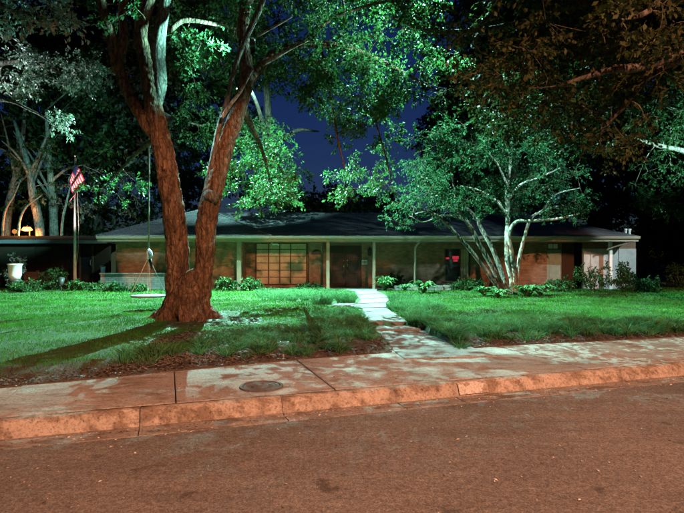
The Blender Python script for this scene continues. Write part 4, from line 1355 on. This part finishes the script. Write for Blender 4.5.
def flag():
    nu, nv = 40, 26
    root = empty('flag', (fp.x, fp.y, ztop - 1.7), 'limp red and white striped flag with blue canton hanging on the pole', 'flag')
    zt = P(75, 163, 24.3).z
    gridp = []
    for i in range(nu + 1):
        u = i / nu                                 # along the fly
        for j in range(nv + 1):
            v = j / nv                             # down the hoist
            # limp cloth: fly end droops, folds gather near the pole
            xx = 0.04 + 0.66 * (1 - math.exp(-1.2 * u)) - 0.42 * v * u - 0.26 * v
            yy = -0.05 - 0.11 * math.sin(u * 13 + v * 2.0) * (0.25 + u) * 0.8
            zz = zt - 0.0 - v * 0.85 - 0.95 * u ** 1.1 - 0.06 * math.sin(u * 9)
            gridp.append((fp.x + xx, fp.y + yy, zz))
    def part(name, mat, faces):
        used = sorted({q for f in faces for q in f})
        mp2 = {q: k for k, q in enumerate(used)}
        m = MB()
        m.v = [gridp[q] for q in used]
        m.f = [tuple(mp2[q] for q in f) for f in faces]
        o = m.build(name, M[mat], root, True)
        s = o.modifiers.new('cloth', 'SOLIDIFY')
        s.thickness = 0.004
    fc = lambda i, j: (i * (nv + 1) + j, (i + 1) * (nv + 1) + j, (i + 1) * (nv + 1) + j + 1, i * (nv + 1) + j + 1)
    for k in range(13):
        part('stripe', 'flag_red' if k % 2 == 0 else 'flag_white', [fc(i, j) for i in range(nu) for j in (2 * k, 2 * k + 1) if not (k < 6 and i < 9)])
    part('canton', 'flag_blue', [fc(i, j) for i in range(9) for j in range(12)])


flag()

# ------------------------------------------------------------------ small things at the far left
pt = P(15, 279, 22.8)
po = empty('planter_pot', (pt.x, 22.8, YARD), 'pale cream planter pot beside the dark shrub at the brown wing', 'pot')
zb = YARD
MB().lathe((pt.x, 22.8, zb), [(0.2, 0.0), (0.24, 0.4), (0.26, 0.5)], 20).build('stand', M['black'], po, True)
MB().lathe((pt.x, 22.8, zb + 0.502), [(0.2, 0.0), (0.26, 0.2), (0.27, 0.62), (0.3, 0.64), (0.3, 0.7), (0.26, 0.7), (0.25, 0.62), (0.1, 0.6)], 20).build('bowl', M['plastic'], po, True)
bxp = empty('wooden_planter', (WX(32, 26), 26, YARD), 'low wooden planter box catching orange light before the brown wing', 'planter box')
for k in range(3):
    B(WX(24.5, 26), WX(40, 26), 25.75, 25.8, YARD + 0.2 + 0.2 * k, YARD + 0.385 + 0.2 * k).build('board', M['brown_wood'], bxp)
for px in (25, 39.5):
    B(WX(px, 26) - 0.05, WX(px, 26) + 0.05, 25.802, 25.9, 0.1, YARD + 0.85).build('leg', M['brown_wood'], bxp)
B(WX(24.5, 26), WX(40, 26), 25.902, 26.3, YARD + 0.2, YARD + 0.75).build('box', M['brown_wood'], bxp)
bl = P(97.5, 275, 25)
bo = empty('bucket', (bl.x, 24.9, 1.05), 'small blue bucket standing at the planter wall end', 'bucket')
bo.location = (WX(98.5, 24.08), 24.08, 1.05)
bo.location = (WX(103, 24.08), 24.08, 1.05)
bq = Vector(bo.location)
MB().lathe(tuple(bq), [(0.09, 0.0), (0.12, 0.26), (0.13, 0.27), (0.13, 0.29), (0.11, 0.28), (0.09, 0.05)], 16).build('pail', M['blue'], bo, True)
MB().tube([bq + Vector((-0.12, 0, 0.26)), bq + Vector((-0.08, -0.08, 0.34)), bq + Vector((0.08, -0.08, 0.34)), bq + Vector((0.12, 0, 0.26))], 0.006, 5).build('handle', M['steel'], bo)

# ------------------------------------------------------------------ lamps
def spot(name, loc, target, power, color, angle, blend=0.4, radius=0.09, parent=None):
    d = bpy.data.lights.new(name, 'SPOT')
    d.energy = power
    d.color = color
    d.spot_size = R(angle)
    d.spot_blend = blend
    d.shadow_soft_size = radius
    o = bpy.data.objects.new(name, d)
    col.objects.link(o)
    o.location = loc
    o.rotation_euler = (Vector(target) - Vector(loc)).to_track_quat('-Z', 'Y').to_euler()
    return o


def fixture(loc, target, power, angle, label, blend=0.4, hang=(0, 0, 0.35), color=COOL):
    """shrouded tree downlight: can, lens, bracket, and the light in its mouth"""
    loc = Vector(loc)
    ax = (Vector(target) - loc).normalized()
    root = empty('tree_downlight', loc, label, 'lamp', 'cool lamps hung in the trees')
    MB().tube([loc - ax * 0.2, loc - ax * 0.17, loc - ax * 0.05, loc + ax * 0.13, loc + ax * 0.13, loc - ax * 0.03], [0.05, 0.09, 0.11, 0.12, 0.112, 0.1], 14, cap=False).build('housing', M['black'], root, True)
    MB().tube([loc - ax * 0.03, loc + ax * 0.0], [0.098, 0.09], 14).build('lens', M['lens_cool'], root)
    MB().tube([loc - ax * 0.1, loc - ax * 0.1 + Vector(hang) * 0.5, loc + Vector(hang)], 0.018, 6).build('bracket', M['black'], root)
    l = spot('spot_light', loc + ax * 0.14, target, power, color, angle, blend)
    l.parent = root
    l.matrix_parent_inverse = Matrix.Translation(loc).inverted()
    return root


def shoebox(loc, label, front, back, side, power, left=None):
    left = left or side
    """downward flood in an open box whose skirt cuts the light off: tan of the cut-off angle to each side"""
    loc = Vector(loc)
    root = empty('tree_downlight', loc, label, 'lamp', 'cool lamps hung in the trees')
    d = 0.13
    x0, x1, y1 = loc.x - left * d, loc.x + side * d, loc.y + back * d
    fy = lambda x: loc.y + (math.sin(ANG) * (x - loc.x) - front * d) / math.cos(ANG)     # front visor lies parallel to the kerb
    zt, zb_ = loc.z + 0.07, loc.z - d
    MB().prism([(x0 - 0.02, fy(x0) - 0.03), (x1 + 0.02, fy(x1) - 0.03), (x1 + 0.02, y1 + 0.02), (x0 - 0.02, y1 + 0.02)], zt, zt + 0.03).build('housing', M['black'], root)
    MB().prism([(x0, fy(x0) - 0.02), (x1, fy(x1) - 0.02), (x1, fy(x1)), (x0, fy(x0))], zb_, zt - 0.001).build('visor', M['black'], root)
    B(x0 - 0.02, x1 + 0.02, y1, y1 + 0.02, zb_, zt - 0.001).build('visor', M['black'], root)
    B(x0 - 0.02, x0 - 0.001, fy(x0) - 0.02, y1 - 0.001, zb_, zt - 0.001).build('visor', M['black'], root)
    B(x1 + 0.001, x1 + 0.02, fy(x1) - 0.02, y1 - 0.001, zb_, zt - 0.001).build('visor', M['black'], root)
    MB().lathe((loc.x, loc.y, loc.z + 0.04), [(0.02, 0.025), (0.035, 0.015), (0.02, 0.0)], 12).build('lens', M['lens_cool'], root)
    MB().tube([(loc.x, loc.y, zt + 0.03), (loc.x, loc.y, zt + 0.35)], 0.02, 6).build('bracket', M['black'], root)
    l = spot('spot_light', loc, loc - Vector((0, 0, 5)), power, COOL, 170, 0.05, 0.02)
    l.parent = root
    l.matrix_parent_inverse = Matrix.Translation(loc).inverted()


shoebox(LAMP_A, 'cool box lamp under the limb that reaches over the hipped wing', 1.62, 0.28, 2.0, POW_ROOF, 2.0)
shoebox(LAMP_H, 'cool box lamp high in the canopy above the middle of the lawn', 0.80, 0.60, 1.1, POW_LIMB, 1.2)
fixture((-3.4, 21.3, 8.7), P(238, 158, 27), 10000, 84, 'added cool floodlight beside the box lamp, aimed back at the shade tree', 0.5)  # extra lamp, put in to brighten the foliage behind the wing
fixture(LAMP_F, P(310, 60, 13), POW_UP, 64, 'cool floodlight on the orange-lit limb aimed at the oak crown', 0.5)
fixture(P(247, 42, 12.45), P(160, 42, 12.3), 3600, 96, 'small cool lamp strapped to the right oak stem', 0.5, (0, -0.2, 0.1), (0.3, 1.0, 0.92))
fixture(P(166, 118, 12.42), P(216, 150, 11.9), 900, 84, 'small added cool lamp strapped behind the left oak stem', 0.5, (-0.05, -0.15, 0.1), (0.42, 0.95, 1.0))  # extra lamp, put in to turn the right stem's left edge cyan
fixture((11.0, 15.0, 6.4), (7.2, 20.6, 5.3), POW_RIGHT, 40, 'cool floodlight in the right tree aimed at the crape myrtle', 0.5, color=(0.52, 0.92, 1.0))
fixture((-13.6, 14.9, 5.2), (-20.5, 34, 7.2), POW_LEFT, 44, 'cool floodlight in the left tree aimed at the flagpole and grove', 0.5, color=(0.3, 1.0, 0.95))
fixture((-13.4, 13.9, 5.4), P(62, 78, 15), 7000, 50, 'added cool floodlight in the left tree aimed at the pale-leaved limb', 0.5, color=(0.75, 0.95, 1.0))  # second head, put in to whiten the dim leaf clump

fixture((15.6, 18.5, 5.6), P(662, 140, 23.2), 4200, 62, 'cool floodlight past the lawn aimed up at the right edge tree', 0.5)
fixture((15.4, 18.2, 5.0), P(606, 270, 24.6), 2200, 34, 'cool floodlight past the lawn aimed at the pale end wall', 0.4, color=(0.75, 0.97, 1.0))

fs = Vector((fp.x + 0.5, 22.2, 0.75))
FS = fixture(fs, (fp.x + 0.15, fp.y, ztop - 1.2), 3200, 40, 'added ground spotlight hidden among the shrubs to brighten the flag', 0.6, (0, 0, -0.5), (1.0, 0.86, 0.8))  # unseen light put in so the flag's red shows
FS.name = 'added_flag_light'
del FS['group']

fixture((-13.1, 15.3, 5.7), (-9.6, 25.0, 3.9), 3200, 28, 'added cool floodlight in the left tree aimed at the hipped wing', 0.6, color=(0.6, 0.95, 1.0))  # extra head, put in to light the left hip of the roof

# street lamp across the street, behind the camera
sl = Vector((5.5, -8.2, 0))
S = empty('street_lamp', sl, 'tall street lamp with orange sodium head across the street', 'street lamp')
MB().tube([sl, sl + Vector((0, 0, 3)), sl + Vector((0, 0, 9))], [0.11, 0.09, 0.06], 12).build('pole', M['steel'], S, True)
MB().tube([sl + Vector((0, 0, 8.9)), sl + Vector((0, 0.6, 9.4)), sl + Vector((0, 1.8, 9.5))], 0.035, 8).build('arm', M['steel'], S, True)
hd = sl + Vector((0, 2.1, 9.45))
MB().tube([hd + Vector((0, -0.4, 0.03)), hd + Vector((0, -0.2, 0.04)), hd + Vector((0, 0.2, 0.03)), hd + Vector((0, 0.38, 0.0))], [0.06, 0.14, 0.16, 0.05], 12).build('lamp_head', M['steel'], S, True)
MB().lathe((hd.x, hd.y + 0.1, hd.z - 0.2), [(0.03, 0), (0.1, 0.02), (0.13, 0.08)], 14).build('lens', M['lens_sodium'], S, True)
l = spot('sodium_light', hd + Vector((0, 0.1, -0.3)), hd + Vector((0, 0.1, -9)), POW_STREET, SODIUM, 159, 0.06, 0.16)
l.parent = S
l.matrix_parent_inverse = Matrix.Translation(sl).inverted()

# orange lamp behind the left wing roof
ol = P(27, 230, 34)
OL = empty('porch_lamp', (ol.x, ol.y, 0), 'glowing orange lamp shining above the roof of the brown wing', 'lamp')
MB().tube([(ol.x, ol.y + 0.3, 0), (ol.x, ol.y + 0.3, ol.z + 0.2), (ol.x, ol.y, ol.z + 0.25)], 0.05, 8).build('post', M['black'], OL)
MB().tube([ol + Vector((-0.36, 0, 0)), ol + Vector((-0.2, 0, 0.06)), ol + Vector((0.2, 0, 0.06)), ol + Vector((0.36, 0, 0.0))], [0.03, 0.14, 0.14, 0.03], 12).build('lamp_glass', M['lens_porch'], OL, True)
pd = bpy.data.lights.new('porch_light', 'POINT')
pd.energy = 750
pd.color = (1.0, 0.33, 0.08)
pd.shadow_soft_size = 0.15
po_ = bpy.data.objects.new('porch_light', pd)
col.objects.link(po_)
po_.location = ol + Vector((0, -0.35, -0.1))
po_.parent = OL
po_.matrix_parent_inverse = Matrix.Translation(OL.location).inverted()
gl = P(14.5, 231.5, 33.5)
GLB = empty('globe_lamp', (gl.x, gl.y, 0), 'dim amber globe lamp left of the bright orange lamp', 'lamp')
MB().tube([(gl.x, gl.y, 0), (gl.x, gl.y, gl.z - 0.2)], 0.04, 8).build('post', M['black'], GLB)
MB().lathe(tuple(gl), [(0.02, -0.15), (0.11, -0.1), (0.15, 0), (0.11, 0.1), (0.02, 0.15)], 16).build('globe', M['lens_dim'], GLB, True)
